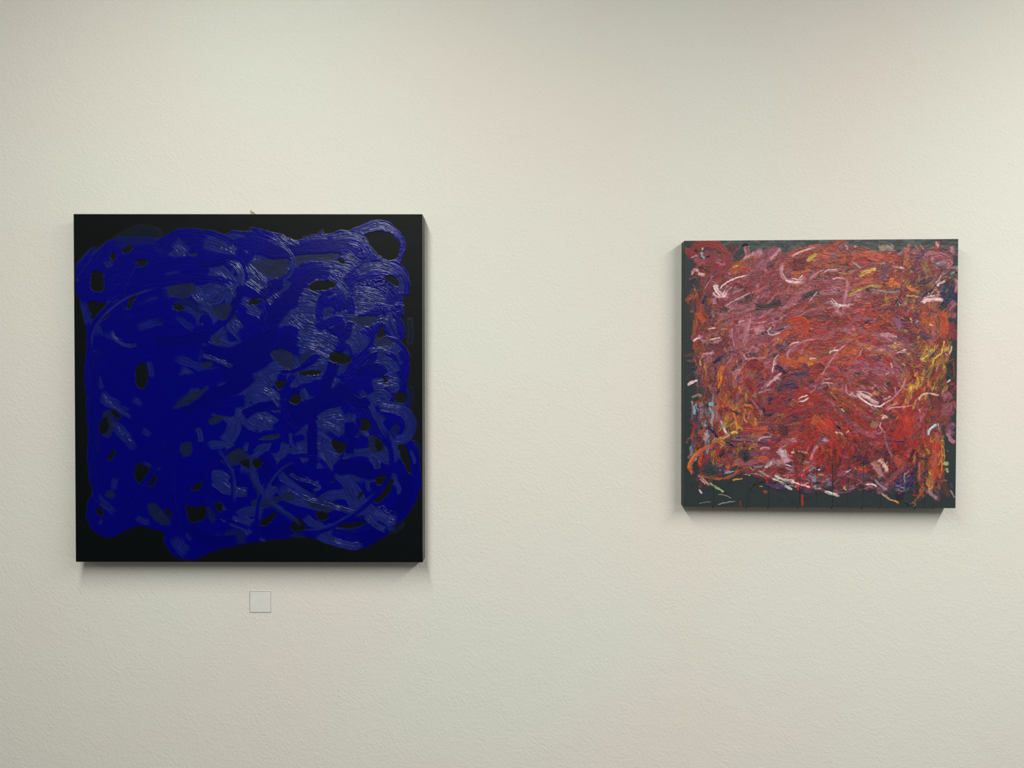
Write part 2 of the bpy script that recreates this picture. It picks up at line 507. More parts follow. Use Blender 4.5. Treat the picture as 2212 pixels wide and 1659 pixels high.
# (kind, half width, points) in tenths of the 400 px tile enlarged to 1659
BLUE_TILES = [((140, 440), [
 ('T',10,[(40,40),(60,30),(75,28),(92,34)]),
 ('B',9,[(80,45),(95,34),(112,30),(130,32),(146,38),(157,44)]),
 ('V',6,[(96,32),(103,38),(110,47)]),
 ('W',7,[(122,33),(138,38),(156,46)]),
 ('D',9,[(35,37),(24,50),(15,60),(13,72),(24,83),(44,84),(66,76),(88,67),(112,63),(132,66)]),
 ('D',8,[(22,80),(28,64),(42,55),(60,50),(80,52),(100,54),(125,53),(150,49)]),
 ('D',12,[(45,68),(70,64),(95,58),(120,56)]),
 ('T',8,[(95,74),(108,70),(118,74)]),
 ('V',8,[(127,57),(140,63),(149,75),(152,88)]),
 ('V',6,[(120,70),(119,80),(126,86),(136,84),(137,76),(129,71)]),
 ('V',4,[(124,74),(125,80),(131,80),(132,75)]),
 ('V',3,[(130,75),(142,79),(152,82)]),
 ('T',7,[(92,93),(108,90),(122,96),(132,92)]),
 ('V',6,[(92,96),(108,97),(118,106),(121,114)]),
 ('T',8,[(140,92),(148,102),(150,110)]),
 ('V',7,[(147,104),(156,114),(163,122)]),
 ('V',6,[(70,85),(77,91),(86,84)]),
 ('B',6,[(50,100),(70,98),(90,90)]),
 ('W',4,[(35,92),(44,88),(52,82)]),
 ('V',5,[(118,88),(130,94),(137,103),(137,112),(130,118)]),
 ('D',6,[(120,102),(128,106),(126,112)]),
 ('D',9,[(40,104),(65,98),(85,92),(100,100),(112,108),(100,114),(80,112)]),
 ('W',4,[(62,112),(74,108),(88,104)]),
 ('W',3,[(97,100),(104,104),(112,110),(118,114)]),
 ('V',4,[(128,119),(138,124),(150,127),(163,124)]),
 ('V',4,[(37,110),(40,118),(48,124),(58,127),(70,124)]),
 ('V',3,[(15,84),(18,98),(22,112)]),
 ('V',4,[(21,90),(26,104),(31,118),(33,132)]),
 ('D',4.6,[(116,58),(134,50),(149,49),(158,56),(161,68),(156,84),(147,98),(137,109),(122,118),(100,122),(75,125),(50,127)]),
 ('V',3.2,[(143,51),(153,54),(158,62),(159,74)]),
 ('D',9,[(20,118),(40,128),(70,131),(100,130),(130,128)]),
 ('B',5,[(23,170),(22,150),(24,137),(36,131)]),
 ('D',9,[(30,170),(32,150),(42,138),(60,133)]),
 ('V',6,[(118,135),(134,139),(148,146),(154,150)]),
 ('V',4,[(94,136),(118,145),(138,154)]),
 ('T',4,[(122,142),(130,145)]),
 ('D',9,[(100,160),(120,158),(140,153),(166,145)]),
 ('V',2.5,[(74,139),(77,148),(78,158)]),
 ('V',2.5,[(29,152),(31,160),(35,168)]),
 ('T',3,[(83,106),(88,108)]),
 ('W',2,[(22,74),(30,77)]),('W',1.6,[(88,64),(95,62),(106,60)]),('W',1.4,[(31,61),(36,66)]),('V',1.2,[(10,66),(12,70)]),
 ('W',2,[(51,94),(55,92)]),('T',3,[(44,52),(38,54)]),('V',3,[(37,50),(40,58)]),
]), ((540, 440), [
 ('B',7,[(-6,24),(8,30),(24,33),(40,40),(60,36),(75,32),(90,30),(100,34)]),
 ('D',7,[(-8,48),(10,47),(34,43),(55,41),(75,42),(92,38)]),
 ('T',6,[(40,50),(60,47),(76,48)]),
 ('T',9,[(2,55),(18,54),(32,60)]),
 ('V',6,[(2,49),(12,52),(22,57)]),
 ('V',5,[(-2,48),(10,60),(22,74),(30,84)]),
 ('T',5,[(14,66),(26,58),(34,54)]),
 ('V',5,[(12,72),(24,64),(32,60)]),
 ('V',5,[(-4,66),(10,76),(22,88)]),
 ('V',4,[(-4,54),(8,66),(20,80),(30,86)]),
 ('N',2.6,[(-4,26),(14,31),(26,36),(35,44),(40,54),(38,62),(30,70),(16,76)]),
 ('V',2.2,[(14,33),(26,36),(35,44),(39,52)]),
 ('B',6,[(42,58),(34,70),(22,82),(10,92)]),
 ('N',6,[(60,36),(75,34),(90,33),(100,36),(106,42),(107,50),(100,54),(92,48)]),
 ('W',5,[(80,46),(90,50),(98,54)]),
 ('P',3,[(96,40),(100,44),(101,49)]),
 ('B',4,[(106,38),(114,44),(122,50),(130,54)]),
 ('N',5,[(86,31),(98,25),(110,20),(120,20),(129,26),(134,35)]),('N',2.8,[(124,22),(133,28),(137,36),(135,46),(130,54)]),
 ('V',3,[(98,25),(110,20),(120,19),(130,25)]),
 ('V',7,[(34,88),(44,80),(56,84),(66,88)]),
 ('V',8,[(40,88),(52,92),(62,98)]),
 ('B',7,[(78,88),(95,78),(112,74),(128,78)]),
 ('V',7,[(92,80),(108,82),(124,86)]),
 ('V',8,[(84,98),(100,92),(118,94),(128,92)]),
 ('T',5,[(92,102),(104,104),(114,102)]),
 ('B',6,[(98,80),(112,72),(122,74),(129,82),(130,92),(126,96)]),
 ('P',3,[(94,76),(104,72),(116,70),(124,74)]),
 ('N',3.4,[(112,90),(122,94),(132,94),(137,89)]),
 ('P',2,[(130,92),(135,90),(136,98)]),
 ('D',12,[(-12,124),(6,114),(20,100),(34,86),(44,74)]),('D',8,[(30,92),(38,74),(50,62),(62,58)]),
 ('N',5.5,[(22,90),(34,78),(42,68),(50,60),(62,57),(76,58),(88,62),(98,60),(110,55),(124,55),(134,60),(138,70),(139,78)]),
 ('V',4,[(60,56),(74,57),(86,62),(94,61)]),
 ('V',4,[(96,61),(108,57),(120,57),(131,61)]),
 ('V',3,[(50,66),(64,63),(76,66),(84,74)]),
 ('V',8,[(10,108),(24,102),(40,102),(56,108)]),
 ('V',5,[(34,100),(46,108),(58,116),(66,118)]),
 ('V',5,[(44,96),(58,106),(70,114)]),
 ('V',6,[(68,110),(80,104),(74,98)]),
 ('N',4.5,[(78,80),(70,86),(65,94),(66,104),(72,110)]),
 ('D',3.5,[(76,86),(80,94),(82,84)]),
 ('V',2.4,[(66,92),(66,100),(70,108)]),
 ('V',1.2,[(70,84),(78,80)]),
 ('N',3,[(60,64),(72,66),(82,74),(88,84),(90,96),(88,108),(80,116),(70,120)]),
 ('V',2.2,[(74,66),(82,73),(88,83),(90,94)]),
 ('D',4,[(92,86),(91,100),(87,112),(80,124)]),
 ('D',5,[(60,118),(76,112),(88,108)]),
 ('N',5,[(102,112),(112,106),(120,100),(119,108)]),
 ('P',2,[(118,100),(121,104),(119,108)]),
 ('B',5.5,[(120,98),(127,104),(132,114),(134,124)]),
 ('V',4,[(122,102),(128,112),(132,122)]),
 ('T',6,[(112,123),(122,125),(130,126)]),
 ('V',9,[(90,112),(104,118),(108,130),(102,140)]),
 ('W',8,[(84,112),(96,124),(100,136)]),
 ('V',8,[(36,116),(50,122),(66,130),(78,138)]),
 ('B',7,[(50,114),(64,124),(80,130)]),
 ('V',7,[(44,126),(58,132),(72,136)]),
 ('V',7,[(42,146),(58,142),(72,144)]),
 ('T',5,[(36,148),(48,138),(58,134)]),
 ('V',6,[(4,126),(14,122),(24,118)]),
 ('D',11.5,[(-22,152),(0,140),(16,128),(34,120),(48,120)]),
 ('D',9,[(-16,160),(0,150),(20,138),(34,130)]),
 ('N',4.2,[(94,110),(104,114),(110,122),(109,134),(103,144),(92,152),(80,156)]),
 ('D',3,[(36,150),(48,145),(56,138),(64,135)]),
 ('V',5,[(22,140),(32,136),(38,144)]),
 ('V',9,[(34,140),(40,150),(46,164)]),
 ('V',9,[(0,152),(12,156),(20,166)]),
 ('V',6,[(8,150),(26,146),(36,150)]),
 ('V',6,[(46,156),(58,152),(72,150)]),
 ('P',1.5,[(46,152),(56,154),(64,153)]),
 ('D',4,[(78,138),(72,148),(66,160),(62,168)]),
 ('V',5,[(104,150),(112,140),(124,142),(130,152)]),
 ('D',6,[(100,150),(112,148),(118,156)]),
 ('N',4,[(112,132),(122,128),(132,132),(138,142),(139,152),(134,160),(124,158),(118,154)]),
 ('V',3.4,[(114,131),(124,129),(133,134),(138,144)]),
 ('V',3,[(118,136),(120,144),(128,150)]),
 ('T',3,[(143,100),(144,118),(142,128)]),
 ('W',6,[(72,158),(82,166)]),
 ('V',5,[(108,162),(122,160),(136,162)]),
 ('V',4,[(-4,94),(8,98),(14,104)]),
]), ((140, 840), [
 ('B',5,[(23,0),(25,20),(27,40),(28,60)]),
 ('D',14,[(50,10),(80,30),(110,50),(130,70)]),
 ('D',13,[(60,100),(90,90),(110,70),(118,50)]),
 ('D',12,[(34,118),(36,100),(35,80),(40,60),(60,50)]),
 ('D',9,[(27,108),(30,120),(41,124),(52,114),(60,104)]),
 ('D',10,[(92,128),(102,142),(116,144),(128,132)]),
 ('T',8,[(130,138),(148,132),(166,134)]),
 ('T',4,[(38,20),(42,30),(40,36)]),
 ('V',4,[(30,3),(38,12),(50,18),(60,24)]),
 ('V',2.2,[(32,0),(40,8),(52,14)]),
 ('W',3,[(60,8),(66,12),(70,15)]),
 ('V',5,[(40,28),(50,38),(60,48)]),
 ('W',4,[(48,34),(58,48),(66,56)]),
 ('W',3,[(68,36),(78,42)]),
 ('T',5,[(98,16),(110,8),(122,2)]),('D',7,[(90,24),(120,18),(150,12),(166,10)]),
 ('T',3.2,[(128,30),(136,26),(142,25)]),('V',5,[(152,20),(160,24),(158,30)]),
 ('V',2.5,[(118,34),(121,40),(122,48)]),
 ('V',1.8,[(140,42),(146,46),(152,52)]),
 ('T',4.5,[(104,54),(112,53)]),
 ('T',8,[(140,62),(152,60),(162,56)]),
 ('V',6,[(130,78),(140,78),(146,84)]),
 ('V',5,[(132,80),(142,88),(154,92),(166,92)]),
 ('W',2.5,[(146,72),(152,74)]),
 ('W',2,[(68,64),(78,70),(90,72)]),
 ('W',3,[(46,78),(44,86),(45,92)]),
 ('V',3.5,[(24,88),(30,98),(38,105),(48,114)]),
 ('W',3,[(30,118),(34,120)]),
 ('T',6,[(76,104),(82,112),(92,120)]),
 ('V',3,[(62,114),(70,118),(78,120)]),
 ('T',3,[(128,104),(132,116),(136,120)]),
 ('V',6,[(158,116),(164,124),(168,130)]),
 ('W',3,[(108,128),(114,136)]),
 ('V',6,[(98,130),(104,142),(112,148)]),
 ]), ((540, 840), [
 ('V',8,[(-4,0),(10,2),(24,12),(34,18)]),
 ('V',6,[(0,14),(14,12),(28,18)]),
 ('V',5,[(44,0),(52,10),(60,12)]),
 ('D',9,[(24,30),(40,22),(60,14),(80,8),(90,-4)]),
 ('D',8,[(30,50),(36,36),(50,24)]),
 ('V',8,[(2,26),(12,26),(22,34)]),
 ('T',6,[(8,46),(18,43),(28,44)]),
 ('N',2.6,[(0,60),(2,48),(12,40),(26,38)]),
 ('D',2.6,[(0,54),(8,48),(20,46),(30,46)]),
 ('V',8,[(62,27),(74,24),(84,22)]),
 ('V',7,[(62,34),(76,30),(84,38)]),
 ('W',9,[(48,30),(60,44),(72,50)]),
 ('W',8,[(46,44),(50,56),(54,66)]),
 ('W',9,[(60,54),(70,62),(76,70)]),
 ('W',8,[(66,48),(76,54),(84,58)]),
 ('D',4.2,[(56,26),(55,46),(56,72)]),
 ('D',6,[(89,28),(90,44),(88,56)]),
 ('T',4,[(95,34),(97,44)]),
 ('T',5,[(108,46),(112,54)]),
 ('T',4,[(142,-4),(144,8),(142,16)]),
 ('N',4,[(100,-4),(96,6),(90,14),(100,22),(104,18)]),
 ('V',4,[(110,4),(120,4),(126,10)]),
 ('V',5.5,[(112,14),(126,16),(138,20),(144,30),(142,40),(134,46),(124,44)]),
 ('T',6,[(126,34),(134,38)]),
 ('V',7,[(92,0),(104,16),(112,32),(122,46),(132,58),(138,72)]),
 ('B',6,[(86,4),(98,14),(106,28),(114,42),(124,52)]),
 ('V',7,[(80,60),(96,60),(112,58),(124,66)]),
 ('W',6,[(96,66),(108,64),(116,70)]),
 ('D',9,[(84,70),(100,68),(116,74),(128,72)]),
 ('V',1.6,[(36,38),(37,48),(42,56)]),
 ('D',8,[(10,56),(18,68),(24,78),(28,88)]),
 ('D',8,[(30,60),(40,68),(48,76),(56,86)]),
 ('V',7,[(26,72),(36,80),(50,88),(62,92)]),
 ('V',3,[(34,70),(42,78),(54,83)]),
 ('T',3,[(2,60),(2,78),(10,94),(24,106),(38,116),(44,124)]),
 ('V',1.8,[(4,70),(8,86),(18,100),(32,110)]),
 ('V',5,[(22,84),(34,96),(52,102),(70,108),(90,112),(108,118)]),
 ('T',7,[(50,98),(70,106),(96,112)]),
 ('W',6,[(56,86),(60,88)]),
 ('V',7,[(78,72),(88,84),(96,98),(100,106)]),
 ('V',6,[(84,86),(92,100),(98,110)]),
 ('D',5,[(110,82),(112,92),(106,100)]),
 ('D',9,[(132,60),(138,76),(136,92),(126,104),(116,110)]),
 ('N',3.5,[(144,46),(148,56),(149,70),(150,84)]),
 ('V',1.5,[(143,54),(146,60),(148,68)]),
 ('T',3,[(146,46),(152,52),(155,62)]),
 ('D',8,[(148,76),(144,94),(136,108),(128,118)]),
 ('V',2.4,[(128,78),(133,88),(134,96)]),
 ('V',6,[(100,102),(112,114),(122,122),(130,120)]),
 ('P',3.4,[(114,106),(122,114),(130,120)]),
 ('P',2.5,[(118,104),(124,110),(132,112)]),
 ('W',6,[(92,104),(100,108),(108,104)]),
 ('V',4,[(100,112),(110,122),(120,128)]),
 ('T',3,[(122,128),(132,126),(140,118)]),
 ('T',6,[(74,124),(90,122),(104,118)]),('V',4,[(48,112),(56,120),(72,124),(88,126)]),
 ('D',5,[(64,120),(78,112),(92,116)]),
 ('D',9,[(0,118),(14,126),(30,126),(40,118)]),
 ('T',4,[(30,124),(40,130),(52,131)]),
 ('V',6,[(58,128),(72,134),(88,138),(102,138)]),
 ('B',6,[(70,128),(90,132),(108,126),(122,122)]),
 ('W',4,[(70,134),(86,140),(100,142)]),
 ('W',1.6,[(8,134),(14,137)]),
 ('D',7,[(96,130),(108,130),(120,122)]),
])]

BLUE_CLOSE = ((540, 490), 300 / 165.9, [
 ('D',11,[(-8,16),(20,26),(45,30),(70,27),(95,21),(112,16)]),('W',3,[(60,15),(80,11),(98,13)]),
 ('N',4,[(0,4),(20,8),(36,16),(48,26),(53,38),(52,50),(46,60),(36,68),(24,74)]),('V',3,[(26,10),(40,18),(50,32)]),('Z',3.5,[(36,11),(48,17),(60,24)]),
 ('N',8,[(92,20),(112,14),(128,16),(140,26),(144,37),(138,46),(126,47)]),('V',4,[(96,14),(116,9),(132,13),(142,24)]),
 ('V',6,[(110,34),(120,37),(129,44)]),('P',2.5,[(130,24),(134,30),(136,37)]),('Z',2.5,[(142,24),(152,34),(165,42)]),
 ('V',9,[(56,90),(70,92),(84,98)]),('V',9,[(60,100),(74,102),(88,108)]),
 ('V',6,[(122,74),(140,76),(160,80)]),('V',8,[(116,92),(132,88),(150,92)]),('W',6,[(118,100),(140,102),(160,104)]),('Z',3,[(124,79),(142,80),(160,86)]),
 ('D',12,[(16,116),(34,92),(48,72),(58,58)]),
 ('N',10.5,[(40,82),(52,64),(62,52),(76,47),(92,47),(110,51),(126,54)]),('V',7,[(84,44),(102,46),(124,54)]),('Z',1.3,[(92,52),(104,58),(115,64)]),
 ('N',9,[(112,68),(126,58),(142,51),(156,49),(169,52),(179,61),(183,72),(181,84)]),('V',6,[(126,56),(142,47),(158,46),(172,52)]),('V',4,[(176,58),(181,68),(180,80)]),
 ('B',8,[(150,70),(162,74),(170,84),(172,96)]),('P',4,[(146,66),(158,62),(168,70),(175,80)]),('P',3,[(172,92),(180,92),(184,96)]),('P',1.4,[(181,96),(183,104),(181,110)]),('P',2.4,[(138,64),(146,68)]),
 ('Z',4,[(-4,44),(12,60),(24,74),(38,87)]),('Z',3.6,[(-4,62),(12,74),(22,84),(28,93)]),('D',7,[(20,70),(34,66),(46,56)]),('V',5,[(46,62),(42,72),(34,82)]),
 ('T',5,[(30,60),(40,54)]),
 ('Z',2.6,[(46,106),(56,115),(66,124),(74,131)]),('Z',2,[(58,103),(70,113),(82,123),(90,130)]),
 ('D',9,[(104,80),(108,90),(100,98)]),
 ('N',6,[(100,78),(90,84),(84,94),(84,106),(90,116)]),('V',4.4,[(93,94),(91,104),(95,113),(101,121)]),('Z',1,[(94,84),(104,80)]),
 ('V',5,[(106,108),(116,104)]),
 ('N',4,[(88,60),(100,64),(110,72),(118,84),(121,96),(118,110),(110,122),(100,132)]),('V',3.4,[(92,60),(104,66),(114,77),(119,90)]),
 ('V',11,[(58,124),(76,128),(92,134),(106,144)]),('W',9,[(60,136),(80,142),(98,150)]),
 ('D',6,[(78,122),(96,113),(114,111)]),('D',5,[(121,98),(118,112),(110,124),(102,134)]),('D',5.5,[(114,136),(104,152),(96,168)]),
 ('V',9,[(112,112),(126,114),(136,124)]),('W',7,[(118,124),(126,132),(132,142)]),('Z',3,[(114,134),(124,142)]),
 ('N',5.4,[(126,107),(138,112),(147,124),(148,136),(142,147),(130,157),(118,165)]),
 ('D',7,[(130,112),(144,106),(156,98)]),('P',2.4,[(156,96),(160,100),(159,106)]),
 ('B',8,[(160,98),(170,108),(177,120),(180,132)]),('Z',2,[(162,104),(170,114),(175,128)]),('Z',1.6,[(166,102),(174,114)]),
 ('V',6,[(148,132),(162,134),(176,138)]),('N',6,[(150,148),(160,138),(172,138),(182,148),(187,164)]),('V',4,[(156,140),(170,139),(180,150)]),('V',4,[(158,146),(160,156),(170,162)]),
])
# the last, deepest strokes: (half width, points) in photo pixels
BLUE_OVER = [
 (24, [(470,812),(540,790),(585,760),(625,738),(650,730)]), (20, [(380,890),(440,868),(500,838),(556,800)]),
 (26, [(420,770),(500,768),(560,745),(600,712)]), (24, [(566,716),(592,682),(618,650),(640,628)]), (15, [(630,640),(655,606),(690,586),(720,590)]),
 (19, [(560,536),(610,545),(680,538),(735,530),(770,530)]), (13, [(560,640),(590,625),(612,606)]),
 (22, [(600,905),(650,890),(700,868),(740,845),(760,825)]), (20, [(612,920),(640,905),(690,890)]), (12, [(700,866),(706,830),(722,790),(732,772)]),
 (12, [(676,905),(674,960),(678,1010)]), (12, [(755,905),(757,945),(753,985)]), (5, [(600,804),(636,800),(668,786),(692,770)]),
 (11, [(704,722),(730,712),(752,712)]), (9, [(756,690),(752,714),(738,738)]), (16, [(795,800),(820,798),(828,812)]), (8, [(760,640),(750,655),(735,668)]),
 (12, [(795,690),(815,680),(830,672)]), (9, [(806,745),(806,770),(790,794),(766,808)]), (12, [(745,855),(780,870),(800,860)]),
 (20, [(720,1012),(760,1008),(800,1018),(840,1012)]), (16, [(870,1010),(880,1050),(868,1090),(835,1110)]), (14, [(560,990),(580,1020),(600,1050)]),
 (14, [(600,990),(630,1020),(660,1045),(690,1060)]), (16, [(400,1120),(430,1160),(470,1170),(520,1165)]), (18, [(560,1145),(610,1145),(640,1130)]),
 (9, [(420,576),(470,568),(510,560)]), (10, [(478,700),(505,660),(522,612)]), (15, [(330,740),(400,735),(460,722)]),
 (12, [(720,1130),(760,1118),(800,1128)]), (18, [(770,1168),(800,1160),(840,1135)]), (9, [(800,1040),(812,1060),(800,1085)]),
 (14, [(640,835),(630,868),(600,880)]), (12, [(520,900),(560,880),(620,872)]),
]
# ridged, scraped streaks on top; their paler colour paints in part of the glint
BLUE_GLINT = [
 (6, [(600,1030),(632,1062),(690,1085),(740,1100),(800,1120)]), (4, [(620,1020),(650,1036),(682,1041)]), (12, [(804,1096),(820,1112),(838,1121),(862,1126)]),
 (8, [(786,1110),(812,1134),(838,1146)]), (4, [(214,842),(232,868),(262,888),(290,905)]), (3, [(236,905),(262,932),(292,960)]), (4, [(240,708),(250,733),(275,746),(302,743)]),
 (7, [(452,588),(478,602),(500,625),(506,650)]), (5, [(486,562),(508,572),(522,590),(525,622)]), (3.5, [(430,612),(424,635),(440,650),(462,645)]),
 (3, [(440,615),(436,632),(446,640),(458,636)]), (5, [(430,764),(470,778),(508,794)]), (12, [(655,742),(690,752),(725,770)]), (6, [(664,716),(700,722),(735,735)]),
 (10, [(688,906),(715,899),(748,896)]), (8, [(690,916),(715,921),(740,936)]), (8, [(815,872),(845,880),(868,893)]), (8, [(798,985),(812,1000),(816,1016)]),
 (8, [(640,958),(655,985),(662,1002)]), (8, [(690,970),(708,1000),(716,1022)]), (6, [(700,1158),(740,1172),(792,1180)]), (5, [(478,1033),(505,1055),(538,1068)]),
 (7, [(792,760),(820,752),(850,760)]), (8, [(806,828),(835,828),(862,836)]), (6, [(560,838),(585,852),(608,884)]), (10, [(548,898),(570,905),(590,922)]),
 (7, [(375,530),(390,540),(404,552)]), (6, [(470,530),(495,540),(512,548)]), (4, [(670,1040),(690,1052),(672,1060)]), (7, [(800,700),(820,690),(845,688)]),
]
# gaps where the canvas shows (or a mere stain, 'T') in tenths of the enlarged tiles
BLUE_GAPS = [((140, 440), [
 '24,62 29,60 34,63 35,70 33,78 24,77 23,68','40,47 44,43 46,48 43,51','52,41 58,38 62,39 56,44 51,44','62,52 73,50 73,54 64,57',
 '21,88 36,89 37,94 39,98 37,103 27,107 23,98','60,80 65,80 62,87 58,94 56,92','96,92 103,90 108,94 101,96','65,145 70,143 74,147 74,158 71,165 65,164 63,155',
 'T92,76 100,70 113,70 117,76 112,83 98,84','T131,93 146,88 149,95 143,104 136,101','T121,143 130,141 133,144 125,147','T110,44 119,44 115,47','T133,118 139,121 138,127 132,122']),
 ((540, 440), [
 '53,73 60,69 72,69 77,73 68,77 55,78','120,66 126,64 133,69 132,75 126,71','105,33 113,27 124,26 131,32 134,40 131,50 122,50 113,44',
 'T40,46 76,44 80,47 74,51 50,52 40,57 38,50','T2,53 30,49 35,51 33,60 28,65 16,66','78,50 82,49 85,53 81,54','113,121 118,109 120,114 120,119',
 'T91,102 113,100 112,106 104,110 92,106','74,133 84,134 91,140 84,144 74,142 71,138','44,151 60,149 64,152 50,154','22,160 33,158 34,163 26,167','0,86 10,84 14,87 0,91',
 'T112,120 124,120 128,126 113,128','118,155 121,155 124,159 120,160','T18,134 30,130 40,138 38,148 28,146']),
 ((140, 840), [
 '40,20 44,18 50,25 47,27','T34,22 42,20 42,40 34,42','33,27 38,26 39,36 34,41 31,38','39,60 43,54 45,56 43,62 38,65','62,72 66,66 78,72 82,80 78,87 68,86 63,80',
 '112,90 119,84 122,82 122,89 116,91','108,104 116,106 125,104 126,115 114,120 110,115','132,103 140,102 141,109 136,113 133,112','T74,106 80,102 92,115 95,121 84,120',
 '90,106 94,108 95,116 91,113','28,106 33,105 34,115 29,111','T138,62 150,52 163,57 166,62 158,67 146,68','156,66 166,63 166,72','T129,30 134,25 142,24 141,28 133,32',
 'T103,50 113,48 113,58 106,60','T97,17 110,6 122,0 129,-2 120,8 108,15','26,78 28,77 28,85','T36,94 42,90 45,96 40,98','T128,30 141,24 142,27']),
 ((540, 840), [
 '35,10 42,4 46,10 40,14','95,28 104,27 108,33 102,38 96,34','T106,42 115,43 120,52 116,58 108,56','112,46 116,46 119,53 114,56','73,45 84,47 86,54 80,58 74,52','2,64 6,62 11,66 8,71 3,70',
 '112,80 120,77 128,80 126,90 120,98 113,103 112,98 119,92 119,86 114,86','132,50 138,50 142,58 144,70 144,77 138,68 134,58','130,4 138,3 140,12 130,12',
 '36,124 43,114 48,120 50,126 44,129','8,120 18,112 24,110 20,118 12,123','58,110 68,111 70,116 62,117','78,121 92,120 104,119 98,123 82,125','96,96 100,92 101,95 97,99','71,82 77,80 76,82 72,84',
 'T2,100 20,96 30,98 20,104 6,108','T28,94 36,92 40,98 32,101','T10,43 19,41 27,42 22,45 12,46','T48,100 62,104 74,108 60,108'])]


def paint_blue():
    P = Painter(BLUE_QUAD, 1500, BLUE_GROUND, 11)
    rng = P.rng
    ins = P.fill_poly(BLUE_OUTLINE, DEEP, a=1.0, h=0.4, soft=5, rag=4)
    # broad sweeping loops underneath everything
    for i in range(150):
        while True:
            cx, cy = rng.uniform(180, 895), rng.uniform(505, 1185)
            g = P.to_grid([(cx, cy)])[0].astype(int)
            if ins[min(g[1], 1499), min(g[0], 1499)]:
                break
        R = rng.uniform(30, 80); t0 = rng.uniform(0, 6.28); dt = rng.uniform(1.2, 3.2) * rng.choice([-1, 1])
        ox, oy = cx - R * math.cos(t0 + dt / 2), cy - R * 0.8 * math.sin(t0 + dt / 2)
        pts = [(ox + R * math.cos(t0 + dt * q / 5), oy + R * 0.8 * math.sin(t0 + dt * q / 5)) for q in range(6)]
        gg = np.clip(P.to_grid(pts).astype(int), 0, 1499)
        if not ins[gg[:, 1], gg[:, 0]].all():
            continue
        right = (cx > 480) * 0.62 + (cy < 950) * 0.1
        if rng.random() < right:
            P.stroke(pts, rng.uniform(9, 20), THIN, THIN2, h=0.23, br=1.5, ridge=0.0, scrape=0.95, var=0.4, a=0.95, pitch=1.7, feather=0.2, tip=0.1)
        else:
            P.stroke(pts, rng.uniform(9, 17), DEEP, h=0.6, br=0.2, ridge=0.1, edge=0.3, var=0.12, pitch=2.6, feather=0.1)
    f = 400 / 165.9
    for (ox, oy), items in BLUE_TILES:
        for kind, w, pts in items:
            o = dict(_K1[kind]); c = o.pop('col')
            # over on the left the blue lies deeper and the scraped veils are faint
            if kind in 'VWT' and ox < 500 and pts[0][0] < 110:
                o['a'] = 0.62; o['feather'] = 0.3
            P.stroke([(ox + x * f, oy + y * f) for x, y in pts], w * f, c, **o)
    (ox, oy), g, items = BLUE_CLOSE
    for kind, w, pts in items:
        o = dict(_K1[kind]); c = o.pop('col')
        P.stroke([(ox + x * g, oy + y * g) for x, y in pts], w * g, c, **o)
    for w, pts in BLUE_OVER:
        P.stroke(pts, w, DEEP * 0.82, h=0.6, br=0.15, ridge=0.08, edge=0.3, var=0.1, pitch=2.6, feather=0.12)
    for w, pts in BLUE_GLINT:
        o = dict(_K1['Z']); c = o.pop('col'); o['dry'] = 0.40; o['feather'] = 0.2
        P.stroke(pts, w, c, **o)
    for (ox, oy), polys in BLUE_GAPS:
        for s in polys:
            pts = [tuple(float(q) for q in t.split(',')) for t in s.lstrip('T').split()]
            P.hole([(ox + x * f, oy + y * f) for x, y in pts], TEAL if s[0] == 'T' else None, 0.8 if s[0] == 'T' else 1.0, soft=(14 if s[0] == 'T' else 12) if (ox < 500 and oy > 800) else (6 if s[0] == 'T' else 4), rag=3.2)
    for w, pts in ((9, [(190,765),(202,705),(260,645),(350,612),(450,602),(530,622)]), (8, [(212,1110),(200,980),(204,860),(215,762)]),
                   (9, [(255,1140),(300,1068),(350,985),(420,905),(500,850)]), (9, [(398,1180),(386,1120),(372,1040),(384,950)]),
                   (6, [(470,1176),(500,1100),(500,1020),(462,960)]), (6, [(552,1160),(562,1080),(600,1012),(650,984),(700,1002),(722,1060)]),
                   (5, [(545,950),(486,980),(444,1040),(470,1108),(560,1150)]), (6, [(622,1150),(690,1148),(765,1110),(828,1050),(846,990),(826,905)]),
                   (6, [(300,560),(275,600),(262,650),(280,700)]), (6, [(560,640),(575,690),(560,730)]), (7, [(640,800),(612,850),(620,900),(650,940)]),
                   (6, [(700,930),(740,950),(770,930),(775,890)]), (5, [(800,930),(830,950),(850,990)])):
        P.stroke(pts, w, DEEP * 0.95, h=0.55, br=0.5, ridge=0.15, edge=0.2, var=0.15, pitch=1.9, feather=0.12, a=0.94)
    for w, pts in ((3, [(196,770),(206,708),(262,650),(350,616)]), (4, [(506,1095),(504,1025),(468,964)]), (3, [(560,1140),(566,1080),(602,1018),(650,990)]),
                   (3, [(640,1144),(700,1140),(765,1104),(822,1050)])):
        P.stroke(pts, w, THIN2, THIN, h=0.3, br=1.3, pitch=1.8, a=0.7, feather=0.2, tip=0.1)
    # fine lines that run across the gaps
    for w, pts in ((9, [(690, 507), (700, 500)]), (6, [(588, 520), (620, 536), (634, 560), (629, 588), (607, 610)]),
                   (6, [(540, 985), (547, 1033), (576, 1076), (632, 1117), (652, 1140)]), (5, [(545, 1000), (553, 1040), (590, 1080)])):
        P.stroke(pts, w * 0.7, THIN2 if w < 7 else DEEP, THIN, h=0.3, br=1.3, pitch=1.8, a=0.8, feather=0.1, tip=0.1)
    P.A[:, :10] *= 0.0   # the brush never reached the very edge
    # the whole paint film carries the tooth of the canvas
    P.T += P.A * (0.03 * (P.grain - 0.5) + 0.05 * (noise2(rng, P.A.shape, 12, 12) - 0.5))
    return P
